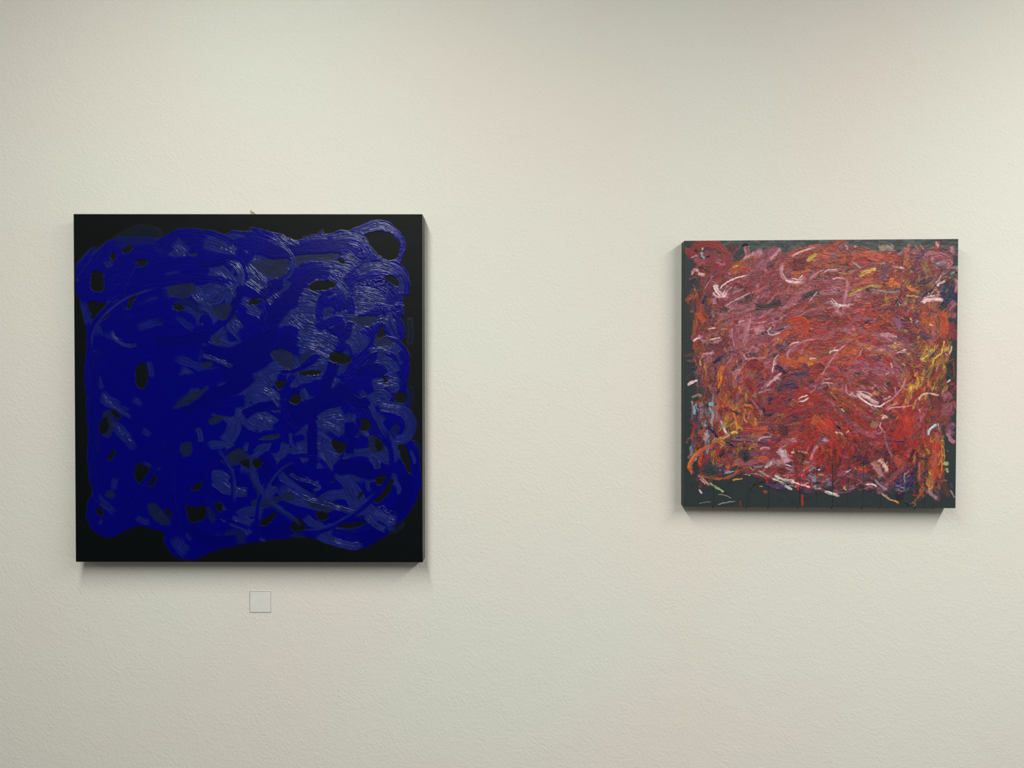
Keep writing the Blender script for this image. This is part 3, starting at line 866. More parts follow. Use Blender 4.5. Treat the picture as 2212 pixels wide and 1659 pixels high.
# ---- the red painting --------------------------------------------------
RED_QUAD = [(1479, 520), (2070, 516), (2064, 1098), (1478, 1094.5)]
RED_GROUND = lin((48, 56, 60))
PAL = {k: lin(v) for k, v in dict(
    r=(143, 48, 53), R=(184, 50, 42), o=(184, 92, 52), O=(222, 120, 50), m=(126, 60, 74), p=(200, 136, 152),
    w=(238, 222, 222), k=(52, 36, 42), g=(52, 59, 64), y=(204, 166, 72), b=(28, 28, 88), u=(92, 66, 98),
    n=(112, 66, 56), l=(130, 178, 200), e=(150, 116, 76), c=(120, 22, 36), s=(196, 84, 70), a=(150, 150, 160),
    G=(165, 195, 110), d=(18, 20, 32), q=(166, 100, 120), P=(225, 168, 180), Y=(226, 202, 88), S=(225, 185, 165)).items()}
# what lies under the marks: rows of (colours, direction in degrees)
RED_FIELD = [
 [('rrrmqr',20),('rmqnnr',32),('mmnnrq',40),('onrrms',15),('nrrosn',8),('Rrorsr',-8),('mrrnkp',60),('rmpgmr',-20)],
 [('nrkgom',60),('rmqrrpq',35),('mrqmnq',38),('rmrkpo',20),('rmqrpm',8),('eoorru',15),('ryekrr',70),('bgnkpg',40)],
 [('rognro',85),('pmqqmr',12),('mrqqmp',12),('rrRomr',12),('rmrRqr',5),('rRorkr',-20),('uromrb',-25),('ornomo',80)],
 [('mkqrnu',40),('mqpqmo',70),('kumqro',40),('oRornq',20),('orRqor',30),('rmqpqR',10),('rmukny',-30),('yeogyr',80)],
 [('gmrguo',80),('orreoo',85),('Rrmrur',40),('ukrmrn',20),('qrokrr',-30),('mqprrk',-25),('Rrroyr',60),('ykrngm',80)],
 [('gulgrr',88),('orRoyn',75),('bkonru',30),('RrRrrn',20),('rRomnr',-40),('rrnRkq',-30),('RRRrgr',60),('rmnrqg',85)],
 [('oogrrb',60),('rkgouk',20),('rqmuor',10),('RRrRkr',88),('RrRnkr',85),('rnRrkb',40),('RRrrkR',50),('orgmoy',88)],
 [('ggggg',30),('gnogu',-15),('kbguww',-12),('gukgwb',-12),('gumgqk',10),('nkuggq',-20),('bgugbk',40),('oegmgk',85)]]
_K2 = dict(
    S=dict(a=0.97, h=0.6, br=0.9, ridge=0.15, edge=0.15, var=0.3, pitch=1.9, dmul=0.08, feather=0.14, ragged=0.5, dry=0.20),
    D=dict(a=0.97, h=0.8, br=1.0, ridge=0.1, edge=0.15, var=0.35, pitch=1.8, dry=0.40, tip=0.1, feather=0.16, ragged=0.6),
    H=dict(a=0.92, h=0.6, br=0.9, ridge=0.1, edge=0.15, var=0.35, pitch=1.8, dry=0.32, fade=0.1, tip=0.1, feather=0.22, ragged=0.6),
    X=dict(a=1.0, h=1.3, br=0.9, ridge=0.4, edge=0.1, var=0.15, pitch=2.2, feather=0.06, ragged=0.4, dry=0.12),
    L=dict(a=0.97, h=0.6, br=0.6, ridge=0.1, edge=0.2, var=0.2, pitch=1.6, dry=0.28, feather=0.2, ragged=0.3),
    T=dict(a=0.6, h=0.25, br=0.6, ridge=0.1, edge=0.4, var=0.2, pitch=2.4, dmul=0.2),
)
_WS = dict(S=0.95, D=1.1, H=1.1, X=1.05, L=1.1, T=1)
# (kind, colour, colour 2, half width, points) in tenths of the 320 px tile enlarged to 1659
RED_TILES = [((1460, 500), [
 ('S','r','',8,[(20,34),(18,24),(26,15),(40,14),(51,20),(56,32),(48,42),(36,42)]),
 ('S','r','m',6,[(30,24),(42,26),(40,34),(28,34)]),
 ('H','k','d',2.6,[(20,20),(25,24)]),('X','S','y',1.1,[(30,18),(28.5,22)]),('X','d','b',1,[(28,22),(27,26)]),
 ('X','l','a',1.7,[(28,23),(29,28),(32,30)]),('X','d','b',1.2,[(32,29),(38,27)]),('D','p','a',1.1,[(16,30),(20,28),(25,27)]),
 ('D','k','n',4,[(24,40),(36,44),(30,40)]),('H','k','g',5,[(15,56),(24,62),(22,52)]),
 ('D','P','q',2.2,[(17,49),(21,43),(27,48),(34,49)]),('X','S','s',1.2,[(17,49),(20,46)]),
 ('S','u','m',2.2,[(76,15),(68,20),(62,28),(54,37),(45,45),(36,55),(30,67)]),
 ('X','b','d',2,[(74,17),(77,14),(81,16)]),('X','y','',.6,[(80,16),(81,17)]),('L','p','',.6,[(45,44),(37,55),(31,67)]),
 ('L','b','',.8,[(46,43),(38,52),(33,60)]),
 ('D','p','q',1.6,[(44,34),(50,37),(56,37)]),('D','P','p',2.4,[(73,33),(80,28),(89,24)]),
 ('S','n','o',5,[(64,40),(80,33),(92,30)]),
 ('S','m','q',9,[(90,44),(98,32),(106,24),(116,20)]),('D','p','q',3,[(103,33),(110,26),(117,18)]),
 ('H','q','p',5,[(88,30),(92,24),(98,22)]),
 ('H','o','n',7,[(58,48),(66,42),(80,40)]),('X','R','o',2.4,[(72,45),(78,42),(84,41)]),('D','O','y',1.6,[(62,40),(70,38)]),
 ('S','c','k',5,[(124,38),(136,34),(150,37)]),('S','k','c',4,[(128,42),(145,42)]),
 ('S','O','o',1.4,[(127,47),(138,46),(152,43)]),('S','R','o',1.6,[(128,50),(140,50),(150,47)]),
 ('S','s','n',4,[(122,30),(135,22),(150,18),(166,16)]),('L','S','P',1.1,[(126,29),(141,22),(158,17)]),
 ('X','e','y',3,[(145,34),(150,30),(157,25)]),('L','y','',.7,[(147,33),(157,25)]),
 ('S','P','p',3.2,[(120,34),(117,42),(119,50),(126,56),(138,57),(148,54)]),('L','u','',.9,[(119,42),(122,50),(130,53)]),
 ('L','w','',.9,[(120,53),(128,57),(140,56)]),('L','w','',.6,[(126,52),(138,54),(147,52)]),
 ('H','m','q',6,[(140,60),(150,52),(158,44)]),('L','p','',.8,[(146,56),(158,46),(166,42)]),
 ('X','P','w',3.2,[(43,59),(45,66),(50,71),(57,73)]),('L','w','',.9,[(47,67),(54,59),(65,53),(83,48)]),
 ('X','w','P',1.1,[(41,68),(45,73),(55,74)]),('S','q','p',3,[(52,66),(56,72),(58,76)]),
 ('L','P','',.8,[(54,84),(64,78),(78,71),(84,68)]),('L','p','',.6,[(62,70),(68,67),(76,64)]),('L','s','',.8,[(84,70),(95,64),(103,60)]),
 ('X','y','',.8,[(56,62),(57,61)]),('X','y','',.8,[(68,57),(70,56)]),('X','y','o',.9,[(113,67),(114,68)]),
 ('X','b','d',2.4,[(33,71),(31,76),(29,81)]),('S','b','u',2,[(29,81),(36,86),(37,92)]),('S','u','b',1.2,[(36,90),(37,106)]),
 ('H','g','a',2.4,[(42,88),(41,98)]),
 ('D','s','n',3,[(11,80),(15,74),(20,70)]),('H','o','R',5,[(24,88),(28,98),(34,104)]),
 ('X','w','a',1,[(36,109),(44,109)]),('X','y','o',1.2,[(50,110),(57,110)]),('D','w','p',1.2,[(69,102),(76,100)]),
 ('H','n','q',8,[(60,92),(80,88),(100,84)]),('D','k','g',6,[(85,84),(100,84),(120,78)]),
 ('D','g','k',5,[(138,76),(150,70),(162,67)]),('L','P','a',1,[(147,81),(152,74),(159,66)]),
 ('L','q','',.6,[(136,94),(150,89),(166,87)]),('L','q','',.6,[(104,94),(118,90)]),
 ('H','R','o',7,[(120,102),(140,100),(144,112),(138,120)]),('H','o','R',4,[(116,118),(124,116)]),
 ('D','y','o',2.6,[(112,120),(118,123)]),
 ('S','p','u',2.6,[(101,109),(106,113),(114,112),(122,108),(128,105)]),('L','w','P',.8,[(100,110),(106,116),(118,113)]),
 ('L','u','b',1,[(106,111),(114,111),(122,108)]),
 ('H','q','m',5,[(66,104),(66,118),(70,130)]),('H','q','p',4.5,[(80,100),(78,112),(76,124),(72,130)]),
 ('L','p','',.6,[(62,106),(63,120),(66,132)]),('L','p','',.7,[(83,90),(82,104),(79,114)]),
 ('H','q','p',6,[(86,112),(100,108)]),
 ('L','p','',.6,[(80,110),(95,107)]),('L','P','',.6,[(90,103),(100,101)]),
 ('D','k','u',3,[(80,137),(92,140)]),('L','p','',.8,[(73,144),(88,142),(104,142)]),('D','w','p',1,[(75,138),(79,143)]),
 ('X','P','w',1.5,[(18,123),(22,121),(29,117)]),('L','w','',.7,[(36,122),(44,120),(50,119)]),
 ('D','k','m',7,[(34,126),(44,130),(54,126)]),('D','P','p',1.6,[(28,138),(36,137),(44,136)]),
 ('D','q','r',3.5,[(16,122),(24,116),(32,118)]),
 ('X','y','e',1.1,[(30,139),(27,145),(27,152)]),('S','u','b',3,[(42,148),(48,142),(56,138)]),('X','b','d',1.8,[(42,148),(43,146),(50,143)]),
 ('L','b','',.7,[(43,150),(44,165)]),('H','O','o',4.5,[(52,148),(49,158),(47,168)]),('L','y','',.5,[(32,150),(33,162)]),
 ('S','r','c',9,[(76,150),(88,150),(98,156)]),('H','q','p',3.5,[(62,162),(67,157),(73,158)]),
 ('L','w','P',.8,[(116,137),(110,143),(108,152),(107,161)]),('D','P','p',2,[(108,164),(116,160),(120,158)]),
 ('D','b','k',4,[(110,150),(120,158),(118,164)]),
 ('H','o','R',7,[(112,140),(126,146),(140,152)]),('H','O','o',5,[(134,142),(150,146),(160,142)]),('D','y','O',1.8,[(146,150),(153,148)]),
 ('D','w','y',1.2,[(148,143),(157,142)]),
 ('L','p','q',1.3,[(128,148),(124,138),(128,132),(138,125),(152,121),(166,119)]),('X','w','P',.8,[(126,128),(131,125),(137,124)]),
 ('D','u','k',5,[(110,130),(120,128)]),('D','u','k',5,[(130,160),(150,158)]),
]), ((1770, 500), [
 ('L','r','',1.3,[(0,15),(12,16),(23,20),(24,26)]),('H','s','n',8,[(0,24),(10,26),(22,30)]),('D','q','u',4,[(12,24),(18,30)]),
 ('S','r','n',5,[(25,20),(40,19),(56,22)]),
 ('S','s','o',3.6,[(48,24),(60,24),(73,29)]),('S','s','r',3,[(52,28),(64,32),(70,33)]),('S','r','R',3.4,[(30,36),(44,33),(58,38)]),
 ('L','p','a',1.1,[(34,32),(40,37),(47,42)]),
 ('D','p','w',1.6,[(28,15),(31,20)]),('D','a','p',1.8,[(38,16),(41,18)]),
 ('D','e','a',4.6,[(64,20),(74,18),(84,20)]),('D','a','e',2,[(66,17),(72,22)]),
 ('S','s','q',2.6,[(100,13),(98,20),(94,25)]),('H','s','r',4,[(132,10),(131,18),(128,22)]),('D','p','P',1.8,[(130,11),(133,18)]),
 ('H','q','p',2.6,[(147,16),(149,22),(152,25)]),
 ('S','e','o',4,[(98,24),(96,34),(102,42)]),('S','e','n',5,[(114,30),(119,42),(126,52)]),('S','n','r',4,[(122,32),(126,44)]),
 ('S','u','b',2.3,[(107,16),(112,21),(117,23),(114,27),(109,30),(106,38),(107,47)]),
 ('L','o','O',1,[(112,15),(115,19),(117,21)]),('L','p','o',.8,[(106,15),(110,20),(114,22)]),
 ('X','y','e',1.3,[(93,32),(95,37)]),
 ('S','u','r',2,[(37,58),(37,52),(42,45),(52,40),(64,38)]),
 ('S','o','n',3.4,[(40,60),(50,55),(62,50)]),('X','Y','y',2.6,[(43,51),(50,46),(56,44),(63,42)]),
 ('S','o','s',1.2,[(36,62),(46,58),(60,57)]),('X','y','e',2.1,[(37,67),(46,65),(58,61),(69,63)]),
 ('D','y','k',3,[(30,73),(35,69),(42,66)]),
 ('S','u','m',6,[(74,37),(72,46),(66,56)]),('D','a','y',1.5,[(66,37),(73,35)]),
 ('X','O','o',4.2,[(82,52),(80,58),(86,59)]),('S','o','O',3,[(76,62),(84,58),(90,62)]),('X','c','r',1.4,[(64,59),(70,58),(74,61)]),
 ('X','u','a',1.4,[(55,65),(66,67),(80,68),(94,65)]),('X','n','u',1.6,[(78,64),(86,64),(92,66)]),
 ('S','O','e',2.6,[(95,60),(102,65),(113,69)]),('D','y','o',2,[(95,72),(104,72),(112,74)]),
 ('L','w','p',.9,[(80,39),(87,40),(96,42)]),('S','r','n',6,[(84,46),(98,50),(104,56)]),
 ('H','e','k',3,[(106,58),(116,60),(126,56)]),
 ('D','b','k',2,[(106,58),(118,57),(126,54)]),
 ('S','g','b',9,[(136,68),(146,78),(152,58)]),('H','b','g',4.5,[(132,68),(140,62),(147,60)]),('X','b','',2.4,[(134,70),(141,68)]),
 ('X','w','a',1,[(129,58),(134,54),(136,48)]),('X','w','P',1.5,[(131,61),(135,58),(141,56)]),('L','k','d',1.2,[(112,75),(124,67),(132,59)]),
 ('X','P','w',2.6,[(114,80),(120,77),(130,76),(139,77)]),('X','w','P',1,[(113,80),(119,74),(130,72)]),('X','r','P',.9,[(124,80),(132,79)]),
 ('X','b','',1.5,[(134,82),(140,79),(142,75)]),
 ('D','l','g',2.6,[(146,48),(152,46)]),('D','l','b',2.4,[(152,42),(154,38)]),
 ('H','q','p',3,[(151,52),(154,60),(152,70)]),('H','q','m',6,[(144,92),(148,84),(154,78)]),('H','m','q',6,[(150,90),(148,98)]),
 ('D','u','a',3.6,[(128,38),(134,36),(142,34)]),('D','d','u',1.6,[(135,38),(137,46)]),('H','m','q',5,[(124,28),(138,26),(148,32)]),
 ('H','q','p',2.6,[(28,49),(31,60),(28,74),(26,94)]),('L','o','',.7,[(36,48),(33,58),(30,68)]),('L','q','',.6,[(27,68),(26,96)]),
 ('D','P','w',1.2,[(10,77),(16,81),(24,83),(36,82)]),('L','w','',.7,[(10,80),(20,84),(30,83)]),('L','w','',.6,[(12,74),(20,83)]),
 ('S','p','q',2.4,[(19,84),(21,90),(24,96)]),('L','p','',.7,[(6,87),(14,85),(20,86)]),('D','P','p',1.4,[(28,84),(33,84)]),
 ('S','p','q',1.4,[(2,47),(8,44),(22,44)]),('L','w','',.5,[(3,46),(10,43),(20,43)]),('L','y','',.5,[(18,46),(26,47),(32,48)]),
 ('H','u','q',2.6,[(5,58),(14,57),(26,58)]),('L','P','',.8,[(12,54),(20,52),(29,53)]),
 ('X','O','o',2.2,[(72,77),(76,75)]),('X','b','',1.6,[(50,103),(55,100)]),('D','e','k',3.2,[(44,104),(49,106)]),
 ('X','S','o',.9,[(55,80),(57,85)]),('D','a','k',2.8,[(84,82),(88,78),(90,84)]),('D','w','a',.9,[(87,79),(90,84)]),
 ('X','Y','',1.2,[(101,97),(104,103)]),('D','l','a',1.7,[(107,103),(110,100)]),('X','d','b',.7,[(97,96),(104,102),(111,110)]),
 ('D','u','q',6.5,[(82,95),(88,104),(86,112)]),('D','b','u',2,[(84,95),(90,98)]),('D','u','k',5,[(110,112),(120,118),(126,116)]),
 ('D','o','R',6,[(134,88),(140,102),(138,118)]),('D','o','n',4,[(126,94),(130,108)]),('D','P','y',1.4,[(122,104),(127,106)]),
 ('H','r','m',6,[(146,100),(150,116),(148,124)]),
 ('D','P','p',2.6,[(66,116),(76,116),(88,119)]),('L','p','',.8,[(70,116),(82,124)]),('X','P','w',1,[(85,137),(92,134),(97,132)]),
 ('X','P','w',1.2,[(10,137),(14,134),(21,133)]),('L','p','',1.1,[(0,165),(6,154),(12,145),(22,132),(34,124)]),('L','p','',.8,[(44,140),(48,131)]),
 ('H','o','e',1.6,[(16,124),(30,120),(44,112)]),('H','o','R',3,[(40,120),(54,116)]),
 ('D','Y','e',3.4,[(112,146),(120,139),(130,132)]),('X','Y','y',1.3,[(126,150),(128,143),(136,136),(140,122)]),('X','O','o',1.3,[(129,132),(133,127)]),
 ('D','b','k',1.6,[(122,144),(128,136),(133,131)]),('D','e','y',4,[(138,130),(146,132)]),
 ('X','O','e',1.5,[(132,141),(132,150),(130,158)]),('D','e','k',5,[(112,152),(122,156),(118,164)]),
 ('X','P','S',1.4,[(148,129),(145,138)]),('X','s','P',1,[(140,137),(144,139)]),
 ('S','r','c',3.2,[(94,146),(102,156),(108,168)]),('H','R','r',5,[(70,138),(76,146),(82,152)]),
 ('D','e','S',1.8,[(92,148),(96,151)]),('L','w','p',.9,[(79,147),(81,154)]),('D','P','p',1.2,[(73,161),(77,158)]),
 ('S','g','k',7,[(142,144),(146,156),(140,164)]),('L','r','',.8,[(140,149),(152,143)]),('L','R','',.5,[(150,144),(151,166)]),
 ('L','q','',.8,[(66,124),(76,130),(82,144),(92,156),(97,166)]),
]), ((1460, 810), [
 ('X','P','w',1.7,[(13,12),(17,9),(24,6)]),('S','g','',5,[(20,14),(28,20),(24,26)]),
 ('D','O','k',3.6,[(50,-2),(49,8),(47,18),(46,26)]),('D','e','k',3,[(40,-2),(44,6)]),
 ('S','r','c',7,[(78,4),(84,14),(88,20)]),('H','p','u',2.8,[(94,18),(101,11),(108,4)]),('D','P','p',2,[(100,14),(108,6),(116,2)]),
 ('H','u','q',2.4,[(66,12),(70,4),(74,0)]),
 ('X','O','o',1.5,[(70,12),(71,18),(74,22)]),('L','q','a',1.2,[(82,25),(96,19),(108,15)]),('L','q','',1.1,[(82,25),(90,36),(98,48)]),
 ('D','b','k',2.6,[(106,24),(104,34)]),('D','b','k',3,[(96,36),(100,46),(108,43)]),('L','b','',1,[(120,14),(140,14)]),
 ('D','k','u',6,[(110,20),(122,12),(136,10)]),
 ('X','w','P',1.1,[(136,28),(140,25),(147,23)]),('X','P','w',1.3,[(137,30),(143,29),(148,25)]),('H','R','r',9,[(130,28),(146,22),(158,32)]),
 ('X','w','P',1,[(136,28),(140,25),(147,23)]),('L','w','',.8,[(137,30),(143,29),(148,25)]),
 ('D','a','l',2,[(17,28),(20,38),(21,46)]),('X','l','b',2.2,[(21,34),(26,37)]),('D','l','b',2.2,[(22,38),(26,40)]),
 ('D','a','e',2,[(17,26),(23,23),(30,24)]),
 ('X','l','',2.6,[(36,33),(42,33)]),('D','l','a',2.6,[(36,37),(40,40)]),('D','a','l',1.8,[(40,40),(41,48),(39,55)]),('L','a','',.7,[(44,40),(46,50)]),
 ('L','O','',1.2,[(60,32),(64,42),(67,54),(69,64)]),('L','O','y',.9,[(66,50),(68,64)]),('D','O','k',2,[(72,36),(82,34),(86,42)]),
 ('S','o','n',5,[(76,38),(84,46),(80,54)]),('L','S','o',1.3,[(78,37),(75,46),(80,55)]),('L','p','',.6,[(82,40),(80,50)]),
 ('D','b','k',1.6,[(60,40),(66,42),(70,46)]),
 ('X','a','w',1.6,[(50,51),(52,58),(56,67)]),('X','Y','O',2,[(61,66),(65,64),(69,65)]),('X','S','e',1.6,[(53,70),(60,67)]),
 ('X','b','d',1.7,[(35,57),(41,64),(48,72)]),('D','b','k',3,[(32,60),(40,60)]),
 ('S','r','s',5,[(72,60),(90,62),(104,62)]),('H','s','o',3,[(92,60),(102,59)]),
 ('S','q','u',1.6,[(62,68),(84,68),(110,70)]),('S','u','q',1.4,[(58,72),(80,72),(110,73)]),('S','b','u',1.3,[(56,75),(80,75),(108,78)]),
 ('L','P','',.8,[(90,72),(98,70),(108,69)]),('L','w','',.5,[(91,73),(94,72)]),
 ('D','a','p',3,[(30,74),(34,70),(32,64)]),
 ('X','O','e',3.4,[(40,76),(46,73),(54,79)]),('X','y','',1.2,[(48,70),(54,72)]),('D','R','n',4,[(42,82),(50,86)]),
 ('S','o','s',3,[(44,78),(32,82),(24,88),(18,96),(16,104),(20,113)]),('X','o','O',1.6,[(28,83),(19,92),(14,102),(18,112)]),
 ('D','o','R',2.4,[(30,86),(26,96),(27,104)]),
 ('S','g','',6,[(34,98),(42,106),(50,108)]),('S','g','',7,[(70,84),(78,92),(74,98)]),('S','g','',3,[(28,108),(36,108)]),
 ('S','r','o',4,[(44,86),(46,94),(52,99)]),('S','r','n',4.4,[(56,86),(58,96),(64,102)]),
 ('X','b','d',2.2,[(55,76),(60,78),(65,80)]),('X','d','b',1.5,[(62,78),(65,81)]),('D','b','k',3,[(78,86),(76,98)]),
 ('S','o','n',2.6,[(24,110),(38,115),(54,116),(72,108)]),('D','O','y',1.3,[(62,118),(68,117),(75,116)]),('D','R','o',1.8,[(64,110),(72,106)]),
 ('X','b','l',1.6,[(48,106),(55,109),(65,109)]),
 ('S','S','q',2,[(24,111),(31,118),(38,124)]),('L','P','',.6,[(26,116),(33,123)]),
 ('X','G','a',1.5,[(37,121),(45,126),(50,129),(53,132)]),('X','w','P',1.2,[(26,128),(29,133)]),
 ('L','w','a',.6,[(46,134),(55,135),(63,139)]),('L','a','',.6,[(44,146),(54,143),(68,141)]),('L','a','',.4,[(24,144),(40,142)]),
 ('S','o','s',4.4,[(90,96),(98,93),(104,97)]),('D','a','w',3,[(98,104),(104,100),(107,96)]),('D','u','a',2,[(86,104),(98,102)]),
 ('L','q','',1.3,[(92,85),(98,82),(106,84)]),('L','P','',.7,[(92,84),(99,81),(106,83)]),
 ('D','P','a',6,[(113,82),(120,90),(124,100)]),('D','w','a',2.4,[(116,84),(122,90)]),
 ('D','w','a',2,[(108,112),(120,117),(134,119)]),('X','w','P',1.3,[(128,119),(140,123),(150,126)]),('D','q','s',1.6,[(138,120),(144,124)]),
 ('D','b','u',3.6,[(98,122),(110,125),(124,125)]),('L','y','',.6,[(92,125),(97,125)]),('D','o','r',2,[(97,130),(102,132)]),
 ('S','q','p',3,[(158,78),(152,88),(150,97)]),('S','b','k',1.2,[(153,78),(149,86)]),('D','m','q',3,[(146,100),(156,98)]),
 ('H','R','o',9,[(148,50),(158,54),(164,64)]),('H','R','r',6,[(124,82),(134,80),(142,82)]),('H','r','k',6,[(112,106),(124,108)]),
 ('H','k','n',5,[(130,88),(140,90),(136,104)]),
 ('H','u','a',6,[(146,112),(158,118)]),('H','u','g',4,[(140,128),(156,132)]),('D','Y','e',1.4,[(158,112),(165,112)]),
 ('L','R','',1.3,[(141,132),(141,148)]),('L','R','',.5,[(71,140),(72,148)]),('H','o','r',3,[(138,104),(146,102)]),('D','w','d',2,[(148,108),(154,104)]),
 ('H','q','p',2.6,[(126,74),(136,74)]),('D','P','q',1,[(128,72),(136,70)]),('D','q','p',1.2,[(148,20),(156,16)]),
 ('D','e','k',3,[(112,46),(122,46)]),('D','k','n',5,[(112,56),(122,62),(116,68)]),
]), ((1770, 810), [
 ('S','r','q',2.2,[(30,-4),(32,8),(33,22)]),('H','m','r',8,[(50,-2),(64,6),(76,10)]),('H','r','m',6,[(80,0),(84,12)]),
 ('X','O','y',1.8,[(106,-2),(110,8),(107,17)]),('D','Y','O',1.8,[(100,15),(106,14)]),
 ('L','p','',1,[(96,0),(93,12),(86,22),(76,30),(66,35)]),
 ('S','q','P',2.8,[(40,20),(50,24),(60,30),(68,33)]),('D','w','P',2.4,[(42,20),(54,26),(66,33)]),('L','w','',1.1,[(38,20),(48,28),(58,34),(67,35),(76,29)]),
 ('L','P','',.8,[(38,19),(50,19),(60,24)]),('D','P','w',1.2,[(70,28),(80,24)]),
 ('L','P','q',1,[(38,18),(34,22),(30,20),(28,10)]),
 ('X','w','S',1.3,[(110,28),(114,23),(122,21),(131,23)]),('S','w','q',1.1,[(126,21),(134,23)]),
 ('L','P','',.8,[(74,40),(80,37),(92,36),(104,34)]),('L','p','',.8,[(73,39),(80,34),(90,32)]),('L','q','',.7,[(104,36),(110,32),(108,40)]),
 ('L','P','',.6,[(0,10),(8,9),(18,11)]),('L','P','',.6,[(4,5),(12,4)]),('L','q','',1,[(0,14),(4,4)]),
 ('H','R','o',7,[(6,50),(10,58),(2,62)]),('H','R','s',9,[(0,48),(12,60)]),
 ('H','R','r',10,[(84,50),(92,60),(86,72),(92,82)]),('H','R','s',7,[(94,44),(100,54),(96,66)]),('H','R','r',6,[(104,72),(108,84)]),
 ('S','g','',3.6,[(78,45),(84,50)]),('S','g','',2,[(89,40),(91,45)]),('S','g','',1.4,[(108,42),(106,52)]),('S','R','s',1.4,[(78,40),(88,44),(96,54)]),
 ('L','n','',.5,[(98,49),(104,52),(105,58),(99,62)]),
 ('L','q','u',1.3,[(4,22),(16,34),(28,48),(40,60),(54,68),(72,69)]),('L','u','q',1.6,[(72,62),(73,74),(80,90),(86,100)]),('L','b','',.7,[(78,92),(84,102),(89,108)]),
 ('X','b','',1,[(82,72),(86,75),(94,74)]),('X','b','',1,[(86,77),(88,78)]),
 ('D','o','k',5,[(10,18),(20,28),(30,32)]),('X','y','S',.8,[(12,19),(13,21)]),('X','y','S',1,[(23,38),(27,41)]),('X','O','R',1.4,[(38,38),(42,40)]),
 ('X','P','S',1.8,[(69,50),(72,47),(76,48)]),('X','S','s',1,[(67,46),(71,45)]),('L','P','',.8,[(69,52),(67,58),(71,63)]),
 ('X','d','b',1.2,[(18,57),(23,61)]),('X','Y','S',1.2,[(17,64),(19,66)]),('X','y','S',1.4,[(29,65),(32,62)]),('D','d','b',1.2,[(26,66),(29,70)]),
 ('D','q','u',5,[(6,68),(0,74),(10,72)]),('D','P','p',2,[(2,72),(10,74)]),
 ('D','e','q',5,[(56,54),(66,58)]),
 ('X','l','w',1.7,[(131,55),(127,58),(122,62),(121,68)]),('X','w','l',.8,[(132,54),(133,58)]),('S','u','k',2.4,[(126,64),(132,62)]),('X','q','s',.8,[(133,58),(133,63)]),
 ('S','q','u',4.6,[(152,54),(144,62),(151,68)]),('S','q','p',3.4,[(142,64),(148,74),(153,76)]),('S','g','',3,[(140,68),(137,60),(141,56)]),
 ('H','q','m',8,[(134,38),(146,40),(148,28)]),('H','m','q',6,[(136,26),(148,20)]),('L','R','',.8,[(146,31),(153,30)]),('L','R','',1,[(146,12),(152,10)]),
 ('D','P','w',1,[(142,9),(147,5)]),
 ('S','r','s',3,[(112,40),(104,50),(106,62)]),('D','P','q',1.6,[(110,38),(114,44)]),('H','q','r',3,[(116,36),(114,56)]),
 ('S','R','o',6,[(130,72),(129,90),(128,108),(127,122)]),('S','o','e',3.6,[(123,104),(124,116),(124,126)]),('L','O','',1,[(136,74),(137,92),(136,112)]),
 ('L','y','',.5,[(138,78),(139,100)]),('X','O','R',1.8,[(123,74),(128,78)]),('L','q','',.9,[(124,82),(130,88),(128,98),(122,106)]),
 ('D','Y','e',1.6,[(118,83),(122,86),(122,90)]),('X','Y','',.8,[(122,108),(124,112)]),('D','k','n',3,[(118,92),(120,100)]),
 ('D','G','a',3,[(138,98),(145,100)]),('D','a','G',2,[(142,104),(144,110)]),('D','a','g',.8,[(138,84),(145,86)]),('X','w','y',.7,[(136,74),(138,73)]),
 ('D','b','u',8,[(82,118),(92,124),(104,116)]),('D','b','a',5,[(84,126),(96,128)]),('L','a','',.8,[(95,108),(95,122)]),
 ('H','s','n',7,[(78,92),(90,98),(84,106)]),('D','S','p',3.6,[(64,94),(72,102),(76,110)]),('D','w','P',1.2,[(72,100),(76,108)]),
 ('D','e','p',5,[(58,96),(66,108),(70,116)]),
 ('X','w','P',1.2,[(50,123),(57,122),(64,125)]),('S','b','k',1.3,[(48,119),(56,118),(62,121)]),('S','q','m',1.4,[(50,126),(60,126)]),
 ('L','Y','',.7,[(28,124),(27,127),(30,129)]),('X','a','w',1.7,[(4,130),(12,133),(22,136)]),('X','w','',.8,[(7,130),(20,134)]),('D','q','r',1.4,[(0,127),(6,131)]),
 ('H','u','q',3,[(18,114),(26,110),(34,108)]),('X','a','w',1,[(28,109),(34,106)]),('H','a','u',5,[(4,118),(14,122)]),
 ('H','u','m',4,[(42,112),(58,113)]),('H','R','o',4,[(40,104),(54,108)]),
 ('X','S','n',1.6,[(67,131),(76,138),(84,142)]),('X','y','O',1.6,[(84,140),(88,144)]),('L','a','q',1.4,[(60,116),(68,124),(76,130)]),
 ('X','b','d',1.4,[(96,142),(100,145),(106,145)]),('L','R','',.9,[(102,134),(109,135),(117,133)]),
 ('D','q','a',3,[(120,128),(126,134),(132,140)]),('X','a','q',1,[(146,129),(149,134),(151,138)]),('D','u','b',2.4,[(146,122),(149,127)]),
 ('D','r','q',1.2,[(134,120),(139,118),(144,119)]),
 ('X','b','',1,[(38,91),(43,92)]),('L','b','',.7,[(42,92),(54,94)]),('X','b','u',1.4,[(112,92),(118,95)]),
 ('D','d','c',3.2,[(106,82),(102,92),(100,100)]),('L','s','q',1.1,[(111,96),(111,120)]),('D','b','k',1.6,[(116,118),(120,128)]),
])]


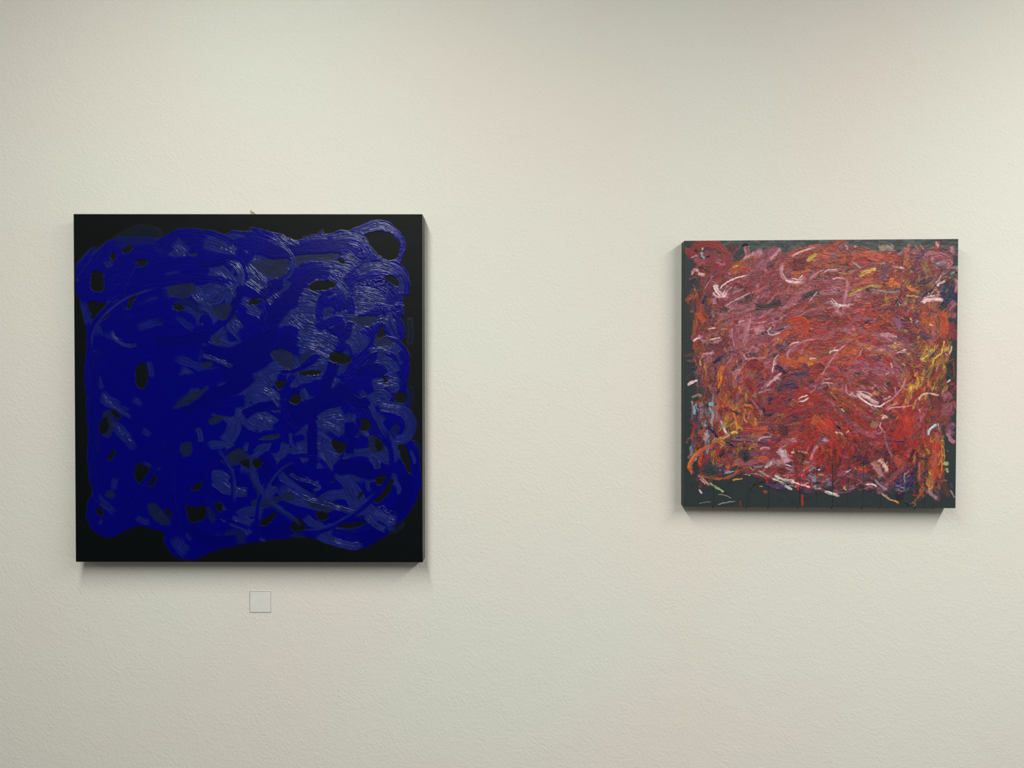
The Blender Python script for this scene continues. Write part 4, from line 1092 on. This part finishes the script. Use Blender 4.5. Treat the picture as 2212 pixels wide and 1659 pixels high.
def paint_red():
    P = Painter(RED_QUAD, 1240, RED_GROUND, 5)
    rng = P.rng
    # brushed grey ground
    for i in range(900):
        x, y = rng.uniform(1475, 2072), rng.uniform(515, 1100)
        L, t = rng.uniform(6, 22), rng.uniform(-1.2, 1.6)
        g = RED_GROUND * rng.uniform(0.65, 1.35) * np.array([0.95, 1.02, rng.uniform(0.95, 1.1)])
        P.stroke([(x, y), (x + L * math.cos(t), y - L * math.sin(t))], rng.uniform(2, 5), g, a=0.5, h=0.2, br=0.8, dry=0.35, pitch=2.2)
    P.A *= 0.0
    P.A += 1.0
    f = 320 / 165.9

    for i in range(160):   # paler scrubbed band along the upper edge
        x, y = rng.uniform(1560, 2060), rng.uniform(519, 540)
        P.stroke([(x, y), (x + rng.uniform(6, 26), y + rng.uniform(-4, 4))], rng.uniform(2, 4), lin((84, 94, 98)) * rng.uniform(0.6, 1.2),
                 a=0.5, h=0.2, br=0.8, dry=0.4, pitch=2.2)

    def inside(x, y):
        return (np.interp(x, (1480, 1560, 1600, 1640, 1700, 1740, 1800, 1850, 1900, 1950, 2000, 2066), (530, 548, 549, 541, 543, 533, 531, 535, 547, 541, 532, 542)) < y
                < np.interp(x, (1480, 1500, 1525, 1560, 1620, 1660, 1700, 1750, 1800, 1850, 1900, 1960, 2000, 2040, 2066), (985, 1000, 985, 1015, 1030, 1046, 1052, 1060, 1066, 1060, 1060, 1066, 1072, 1066, 1020))
                and np.interp(y, (520, 560, 600, 640, 680, 700, 760, 800, 840, 880, 930, 980, 1100), (1484, 1490, 1500, 1490, 1494, 1502, 1496, 1494, 1502, 1492, 1490, 1496, 1500)) < x
                < np.interp(y, (520, 560, 600, 620, 640, 680, 720, 780, 800, 830, 860, 900, 940, 980, 1000, 1060, 1100), (2062, 2064, 2056, 2046, 2040, 2050, 2058, 2052, 2040, 2044, 2052, 2050, 2040, 2036, 2034, 2036, 2030)))
    for rnd, (cnt, l0, l1, w0, w1) in enumerate(((1500, 14, 46, 4, 10), (2800, 7, 24, 1.8, 4.6), (2400, 3, 12, 0.7, 1.7))):
        for i in range(cnt):
            x, y = rng.uniform(1482, 2066), rng.uniform(524, 1094)
            if not inside(x, y):
                continue
            jx = np.clip((x - 1480) / 73.5 - 0.5 + rng.normal(0, 0.38), 0, 7.49)
            jy = np.clip((y - 520) / 72 - 0.5 + rng.normal(0, 0.38), 0, 7.49)
            pal, ang = RED_FIELD[int(round(jy)) if jy < 7 else 7][int(round(jx)) if jx < 7 else 7]
            c1, c2 = PAL[pal[rng.integers(len(pal))]], PAL[pal[rng.integers(len(pal))]]
            if rnd == 2:
                c1 = c1 * rng.choice([0.4, 0.6, 1.0, 1.5])
            else:
                c1 = c1 * rng.uniform(0.55, 1.4); c2 = c2 * rng.uniform(0.45, 1.4)
            t = math.radians(ang + rng.normal(0, 24)); L = rng.uniform(l0, l1)
            cu = rng.normal(0, 0.18) * L
            dx, dy = math.cos(t), -math.sin(t)
            pts = [(x - dx * L, y - dy * L), (x - dy * cu, y + dx * cu), (x + dx * L, y + dy * L)]
            if not (inside(*pts[0]) and inside(*pts[2])):
                if rng.random() < 0.75:
                    continue
            P.stroke(pts, rng.uniform(w0, w1), c1, c2, a=0.9, h=rng.uniform(0.45, 0.9), br=0.9, dry=(0.34, 0.4, 0.44)[rnd],
                     fade=0.1, var=0.35, pitch=2.3, dmul=0.25, edge=0.2)
    # smears that pull the colours into longer sweeps
    for i in range(110):
        x, y = rng.uniform(1500, 2050), rng.uniform(540, 1050)
        pal, ang = RED_FIELD[min(7, int((y - 520) / 72))][min(7, int((x - 1480) / 73.5))]
        t = math.radians(ang + rng.normal(0, 18)); L = rng.uniform(15, 40)
        dx, dy = math.cos(t), -math.sin(t); cu = rng.normal(0, 0.22) * L
        c1 = PAL['rrmqn'[rng.integers(5)]]
        P.stroke([(x - dx * L, y - dy * L), (x - dy * cu, y + dx * cu), (x + dx * L, y + dy * L)], rng.uniform(3, 7), c1,
                 a=0.75, h=0.55, br=1.0, dry=0.42, var=0.3, pitch=2.2, dmul=0.35)
    P.churn(1.2, 6, 1)

    def flecks(cnt, s0, s1, dark=0.5):
        """broken crumbs of the neighbouring colours, caught on the tooth of the canvas"""
        for i in range(cnt):
            x, y = rng.uniform(1482, 2066), rng.uniform(524, 1094)
            if not inside(x, y):
                continue
            g = np.clip(P.to_grid([(x + rng.normal(0, 7), y + rng.normal(0, 7))])[0].astype(int), 0, P.n - 1)
            c = P.C[g[1], g[0]] * (rng.uniform(0.25, 0.6) if rng.random() < dark else rng.uniform(1.1, 1.9))
            _, ang = RED_FIELD[min(7, int((y - 520) / 72))][min(7, int((x - 1480) / 73.9))]
            t = math.radians(ang + rng.normal(0, 35)); L = rng.uniform(s0, s1)
            P.stroke([(x, y), (x + L * math.cos(t), y - L * math.sin(t))], rng.uniform(0.6, 1.9), np.clip(c, 0, 0.85), a=0.9,
                     h=rng.uniform(0.2, 1.1), br=0.8, dry=0.36, pitch=1.6, var=0.3, ragged=0.5)
    flecks(1500, 2, 8, 0.6)
    for (ox, oy), items in RED_TILES:
        for kind, c1, c2, w, pts in items:
            P.stroke([(ox + x * f, oy + y * f) for x, y in pts], w * f * _WS[kind], PAL[c1], PAL[c2] if c2 else None, **_K2[kind])
    flecks(900, 2, 6, 0.6)
    # single bristles drag colour out of the marks
    for i in range(3800):
        x, y = rng.uniform(1482, 2066), rng.uniform(522, 1080)
        g = np.clip(P.to_grid([(x, y)])[0].astype(int), 0, P.n - 1)
        if not inside(x, y):
            continue
        c = P.C[g[1], g[0]] * rng.uniform(0.8, 1.3)
        _, ang = RED_FIELD[min(7, int((y - 520) / 72))][min(7, int((x - 1480) / 73.9))]
        t = math.radians(ang + rng.normal(0, 22)); L = rng.uniform(5, 18)
        P.stroke([(x, y), (x + L * math.cos(t), y - L * math.sin(t))], rng.uniform(0.45, 1.1), np.clip(c, 0, 0.85), a=0.85,
                 h=rng.uniform(0.3, 0.8), br=0.5, dry=0.3, pitch=1.5, var=0.2, feather=0.3)
    P.churn(1.6, 8, 2)
    P.churn(0.9, 3.2, 3)
    # thin runs of dark thinner down the lower part
    for x, y0, wd in ((1541, 1035, .8), (1580, 1040, .5), (1614, 1045, .7), (1660, 1030, .8), (1697, 1010, .5), (1726, 1020, .9), (1763, 1000, .6),
                      (1797, 960, 1.1), (1830, 1020, .6), (1863, 990, .8), (1901, 1060, .6), (1919, 1010, .5), (1948, 1020, .4), (1978, 970, 1.0), (1997, 980, .8), (2016, 1050, .5)):
        P.stroke([(x + 1, y0), (x, (y0 + 1095) / 2), (x, 1097)], wd, PAL['k'] * 0.7, a=0.8, h=0.7, br=0.1, edge=0.4, ridge=0, dry=0.2, tip=0.1)
    P.T *= 0.85
    P.C *= 0.95
    P.T += P.A * (0.10 * (P.grain - 0.5) + 0.16 * (noise2(rng, P.A.shape, 4, 4) - 0.5))
    return P


# ------------------------------------------------------------------ the room
WALL = wall_material()
structure('wall_back', box_mesh('wall_back', (-3.2, 0, 0), (4.4, 0.12, CEIL)), WALL)
structure('floor', box_mesh('floor', (-3.2, -6.5, -0.1), (4.4, 0.12, 0)), plain('dark_floor', (0.020, 0.018, 0.017), 0.5))
structure('ceiling', box_mesh('ceiling', (-3.2, -6.5, CEIL), (4.4, 0.12, CEIL + 0.1)), plain('ceiling_paint', (0.85, 0.84, 0.80), 0.8))


# ------------------------------------------------------------------ canvases
def quad_grid(corners, u, v):
    """bilinear point on the canvas front, corners TL TR BR BL, u to the right, v down"""
    c = np.array([list(p) for p in corners])
    u = u[..., None]; v = v[..., None]
    return (c[0] * (1 - u) + c[1] * u) * (1 - v) + (c[3] * (1 - u) + c[2] * u) * v


def stretched_canvas(corners, depth_back, mat, edge_mat, parent, sag=0.0006):
    """a canvas wrapped round its stretcher: rounded front edges, slightly bowed sides
    and folded corners, closed at the back"""
    n = 24
    prof = [(0.0, 0.0018), (0.0006, 0.0005), (0.0018, 0.0)]  # (distance in front plane from edge, drop behind front)
    cs = [Vector(p) for p in corners]
    ctr = sum(cs, Vector()) / 4
    rings = []
    per = []
    for e in range(4):
        a, b = cs[e], cs[(e + 1) % 4]
        for i in range(n):
            t = i / n
            p = a.lerp(b, t)
            per.append((p, a, b, t))
    loc0 = Vector(parent.location)
    bm = bmesh.new()

    def ring(inset, back, bow=0.0):
        out = []
        for p, a, b, t in per:
            d = (ctr - p); d.y = 0
            # inset towards the centre along both axes so corners stay square
            q = Vector((p.x, p.y, p.z))
            q.x += math.copysign(inset, d.x) * min(1, abs(d.x) / 0.02)
            q.z += math.copysign(inset, d.z) * min(1, abs(d.z) / 0.02)
            y = p.y if back is None else back
            out.append(bm.verts.new(Vector((q.x, y, q.z)) - loc0))
        return out
    front = per[0][0].y
    rs = [ring(0.0022, None)]
    for ins, drop in ((0.0008, 0.0004), (0.0, 0.0016)):
        r = []
        for (p, a, b, t) in per:
            d = ctr - p
            r.append(bm.verts.new(Vector((p.x + math.copysign(ins, d.x) * min(1, abs(d.x) / 0.02), p.y + drop,
                                          p.z + math.copysign(ins, d.z) * min(1, abs(d.z) / 0.02))) - loc0))
        rs.append(r)
    for fr in (0.35, 0.7):
        r = []
        for (p, a, b, t) in per:
            d = ctr - p
            w = sag * (1 + 0.6 * math.sin(t * 9 + p.x * 7)) * math.sin(math.pi * t)
            r.append(bm.verts.new(Vector((p.x + math.copysign(w, d.x) * min(1, abs(d.x) / 0.1) * (abs(b.z - a.z) > 0.3),
                                          p.y + (depth_back - p.y) * fr,
                                          p.z + math.copysign(w, d.z) * (abs(b.x - a.x) > 0.3))) - loc0))
        rs.append(r)
    rs.append(ring(0.0, depth_back))
    m = len(per)
    for q, (r0, r1) in enumerate(zip(rs, rs[1:])):
        for i in range(m):
            fc = bm.faces.new((r0[i], r1[i], r1[(i + 1) % m], r0[(i + 1) % m]))
            fc.material_index = 1 if q in (2, 3) else 0     # the rubbed, thinly primed side
    bm.faces.new(rs[0])
    bm.faces.new(list(reversed(rs[-1])))
    bmesh.ops.recalc_face_normals(bm, faces=bm.faces[:])
    me = bpy.data.meshes.new('canvas')
    bm.to_mesh(me); bm.free()
    for p in me.polygons:
        p.use_smooth = len(p.vertices) == 4
    o = link('canvas', me, mat, parent)
    me.materials.append(edge_mat)
    return o


def paint_mesh(P, corners, mat, parent, name='oil_paint', lift=0.00015, cut=0.04, inset=0.0):
    """turn the painted layer into real relief: one vertex per brush sample"""
    n = P.n
    u, v = np.meshgrid((np.arange(n) + 0.5) / n, (np.arange(n) + 0.5) / n)
    W = quad_grid(corners, u, v)
    T = np.clip(P.T, 0, 6) * 0.001 + lift
    W[..., 1] -= T
    W -= np.array(parent.location)
    keep = P.A > cut
    # faces whose four samples all carry paint
    k = keep[:-1, :-1] & keep[1:, :-1] & keep[:-1, 1:] & keep[1:, 1:]
    idx = np.arange(n * n).reshape(n, n)
    f = np.stack([idx[:-1, :-1][k], idx[1:, :-1][k], idx[1:, 1:][k], idx[:-1, 1:][k]], 1)
    used = np.zeros(n * n, bool); used[f.ravel()] = True
    remap = np.cumsum(used) - 1
    f = remap[f]
    co = W.reshape(-1, 3)[used]
    me = bpy.data.meshes.new(name)
    me.vertices.add(len(co)); me.vertices.foreach_set('co', co.astype(np.float32).ravel())
    me.loops.add(f.size); me.loops.foreach_set('vertex_index', f.astype(np.int32).ravel())
    me.polygons.add(len(f)); me.polygons.foreach_set('loop_start', (np.arange(len(f)) * 4).astype(np.int32))
    me.polygons.foreach_set('use_smooth', np.ones(len(f), bool))
    me.update(calc_edges=True)
    ca = me.color_attributes.new('pigment', 'FLOAT_COLOR', 'POINT')
    rgba = np.c_[np.clip(P.C, 0, 1).reshape(-1, 3)[used], np.clip(P.A, 0, 1).reshape(-1)[used]]
    ca.data.foreach_set('color', rgba.astype(np.float32).ravel())
    return link(name, me, mat, parent)


BLACK_CANVAS = canvas_material('black_primed_canvas', BLUE_GROUND, 0.42, 0.14)
GREY_CANVAS = canvas_material('dark_grey_primed_canvas', lin((27, 33, 37)), 0.6, 0.35)

# blue painting, left: 0.75 m square, 4 cm deep, hung flat on the wall
B_Y = -0.040
bc = [px(x, y, B_Y) for x, y in BLUE_QUAD]
blue = thing('painting', (px(537, 1214, 0).x, -0.02, px(537, 1214, B_Y).z), 'large square canvas with looping ultramarine blue strokes on black ground', 'painting')
bpy.context.view_layer.update()
stretched_canvas(bc, -0.0012, BLACK_CANVAS, canvas_material('rubbed_black_canvas_edge', (0.12, 0.125, 0.112), 0.6, 0.4), blue)
paint_mesh(paint_blue(), bc, oil_material('blue_oil_paint', 0.42, 0.25, 0.34), blue)

# red painting, right: a little smaller and thinner, its right edge standing off the wall
def red_y(x):
    return -0.030 - 0.006 * (x - 1479) / 590
rc = [px(x, y, red_y(x)) for x, y in RED_QUAD]
red = thing('painting', (px(1771, 1095, 0).x, -0.015, px(1771, 1095, -0.03).z), 'smaller square canvas of crimson, orange and pink dabs over dark grey', 'painting')
bpy.context.view_layer.update()
stretched_canvas(rc, -0.0012, GREY_CANVAS, canvas_material('rubbed_grey_canvas_edge', (0.036, 0.039, 0.034), 0.6, 0.4), red)
paint_mesh(paint_red(), rc, oil_material('red_oil_paint', 0.55, 0.42, 0.35), red)

# hardened drips of paint hanging from the lower edge of the red canvas
DRIP = plain('dark_dried_paint', (0.012, 0.013, 0.016), 0.4)


def drip(x, r, ln):
    e = px(x, 1094.5 + (x - 1478) * 0.006, red_y(x))
    bm = bmesh.new()
    prof = [(0.0, 0.9), (0.25, 0.75), (0.5, 0.85), (0.75, 1.0), (0.92, 0.75), (1.0, 0.05)]
    seg = 12
    rings = []
    top = e + Vector((0, 0.003, 0.0006))
    for t, k in prof:
        rings.append([bm.verts.new(top + Vector((math.cos(a) * r * k, math.sin(a) * r * k, -t * ln)) - Vector(red.location))
                      for a in [2 * math.pi * i / seg for i in range(seg)]])
    for a, b in zip(rings, rings[1:]):
        for i in range(seg):
            bm.faces.new((a[i], a[(i + 1) % seg], b[(i + 1) % seg], b[i]))
    bm.faces.new(rings[0]); bm.faces.new(rings[-1])
    bmesh.ops.recalc_face_normals(bm, faces=bm.faces[:])
    me = bpy.data.meshes.new('paint_drip')
    bm.to_mesh(me); bm.free()
    for p in me.polygons:
        p.use_smooth = True
    link('paint_drip', me, DRIP, red)


for x, r, ln in ((1541, 1.5, 3.6), (1580, 1.6, 1.2), (1613, 1.5, 3.2), (1620, .9, 1.6), (1660, 1.3, 4.0), (1697, .8, 1.2), (1724.5, 1.5, 4.2),
                 (1797, 1.8, 3.4), (1837, 1.0, 1.8), (1863, 1.2, 4.6), (1900, 1.3, 2.6), (1919, 1.1, 2.6), (1977.5, 1.7, 4.0),
                 (1994.5, 1.3, 2.0), (2016, 1.4, 2.2)):
    drip(x, r * 0.001, ln * 0.001)

# ------------------------------------------------------------------ brass hook behind the blue canvas
BRASS = plain('brass', (0.30, 0.25, 0.09), 0.4, 0.9)
hp = px(545, 462, -0.012)
hook = thing('picture_hook', (hp.x, -0.010, hp.z), 'tiny brass hook peeping over top edge of blue canvas', 'hook')


def tube(name, pts, r, mat, parent, radii=None):
    cu = bpy.data.curves.new(name, 'CURVE'); cu.dimensions = '3D'
    sp = cu.splines.new('NURBS'); sp.points.add(len(pts) - 1); sp.use_endpoint_u = True; sp.order_u = 3
    for i, p in enumerate(pts):
        sp.points[i].co = (*(Vector(p) - Vector(parent.location)), 1)
        sp.points[i].radius = radii[i] if radii else 1
    cu.bevel_depth = r; cu.bevel_resolution = 4; cu.use_fill_caps = True; cu.resolution_u = 8
    tmp = bpy.data.objects.new(name, cu); COL.objects.link(tmp)
    bpy.context.view_layer.update()
    me = bpy.data.meshes.new_from_object(tmp.evaluated_get(bpy.context.evaluated_depsgraph_get()))
    bpy.data.objects.remove(tmp); bpy.data.curves.remove(cu)
    me.materials.clear()
    for p in me.polygons:
        p.use_smooth = True
    return link(name, me, mat, parent)


def hpx(x, y, Y=-0.030):
    return px(x, y, Y)


tube('hook_wire', [hpx(543.4, 453.8), hpx(541.6, 455.4), hpx(541.2, 457.2), hpx(543.0, 459.4), hpx(544.2, 462.5), hpx(544.4, 466)], 0.0009, BRASS, hook, [0.5, 0.9, 1.3, 1.1, 1.0, 1.0])
tube('hook_loop', [hpx(543.6, 460.4), hpx(545.4, 458.4), hpx(547.0, 458.6), hpx(548.2, 461), hpx(548.8, 464), hpx(547, 467)], 0.0008, BRASS, hook, [0.8, 1.1, 1.4, 1.1, 0.9, 0.8])
_np = hpx(546.4, 459.6, -0.030)
tube('nail', [Vector((_np.x, -0.0315, _np.z)), Vector((_np.x, -0.016, _np.z - 0.0005)), Vector((_np.x, 0.0, _np.z - 0.001))], 0.0009, plain('dark_steel', (0.06, 0.055, 0.04), 0.45, 0.8), hook)

# ------------------------------------------------------------------ small square label under the blue canvas
lc = [px(x, y, -0.0008) for x, y in ((539.5, 1276.8), (585.6, 1276.8), (585.3, 1322.6), (539.6, 1322.4))]
lo = thing('wall_label', ((lc[0].x + lc[1].x) / 2, -0.0004, lc[2].z), 'blank pale grey square card stuck on wall below blue canvas', 'label')
x0, x1, z0, z1 = lc[0].x - lo.location.x, lc[1].x - lo.location.x, lc[2].z - lo.location.z, lc[0].z - lo.location.z
link('card', box_mesh('card', (x0, -0.0006, z0), (x1, 0.0003, z1), 0.0002), plain('card_plastic', (0.80, 0.80, 0.80), 0.4), lo)
bm = bmesh.new()
t = 0.0008
def _bar(a, b):
    r = bmesh.ops.create_cube(bm, size=1)
    for v in r['verts']:
        v.co = Vector([a[i] + (v.co[i] + 0.5) * (b[i] - a[i]) for i in range(3)])
for a, b in (((x0, z0), (x1, z0 + t)), ((x0, z1 - t), (x1, z1)), ((x0, z0 + t), (x0 + t, z1 - t)), ((x1 - t, z0 + t), (x1, z1 - t))):
    _bar((a[0], -0.00085, a[1]), (b[0], -0.00058, b[1]))
me = bpy.data.meshes.new('card_edge'); bm.to_mesh(me); bm.free()
link('card_edge', me, plain('card_rim', (0.38, 0.37, 0.33), 0.4), lo)
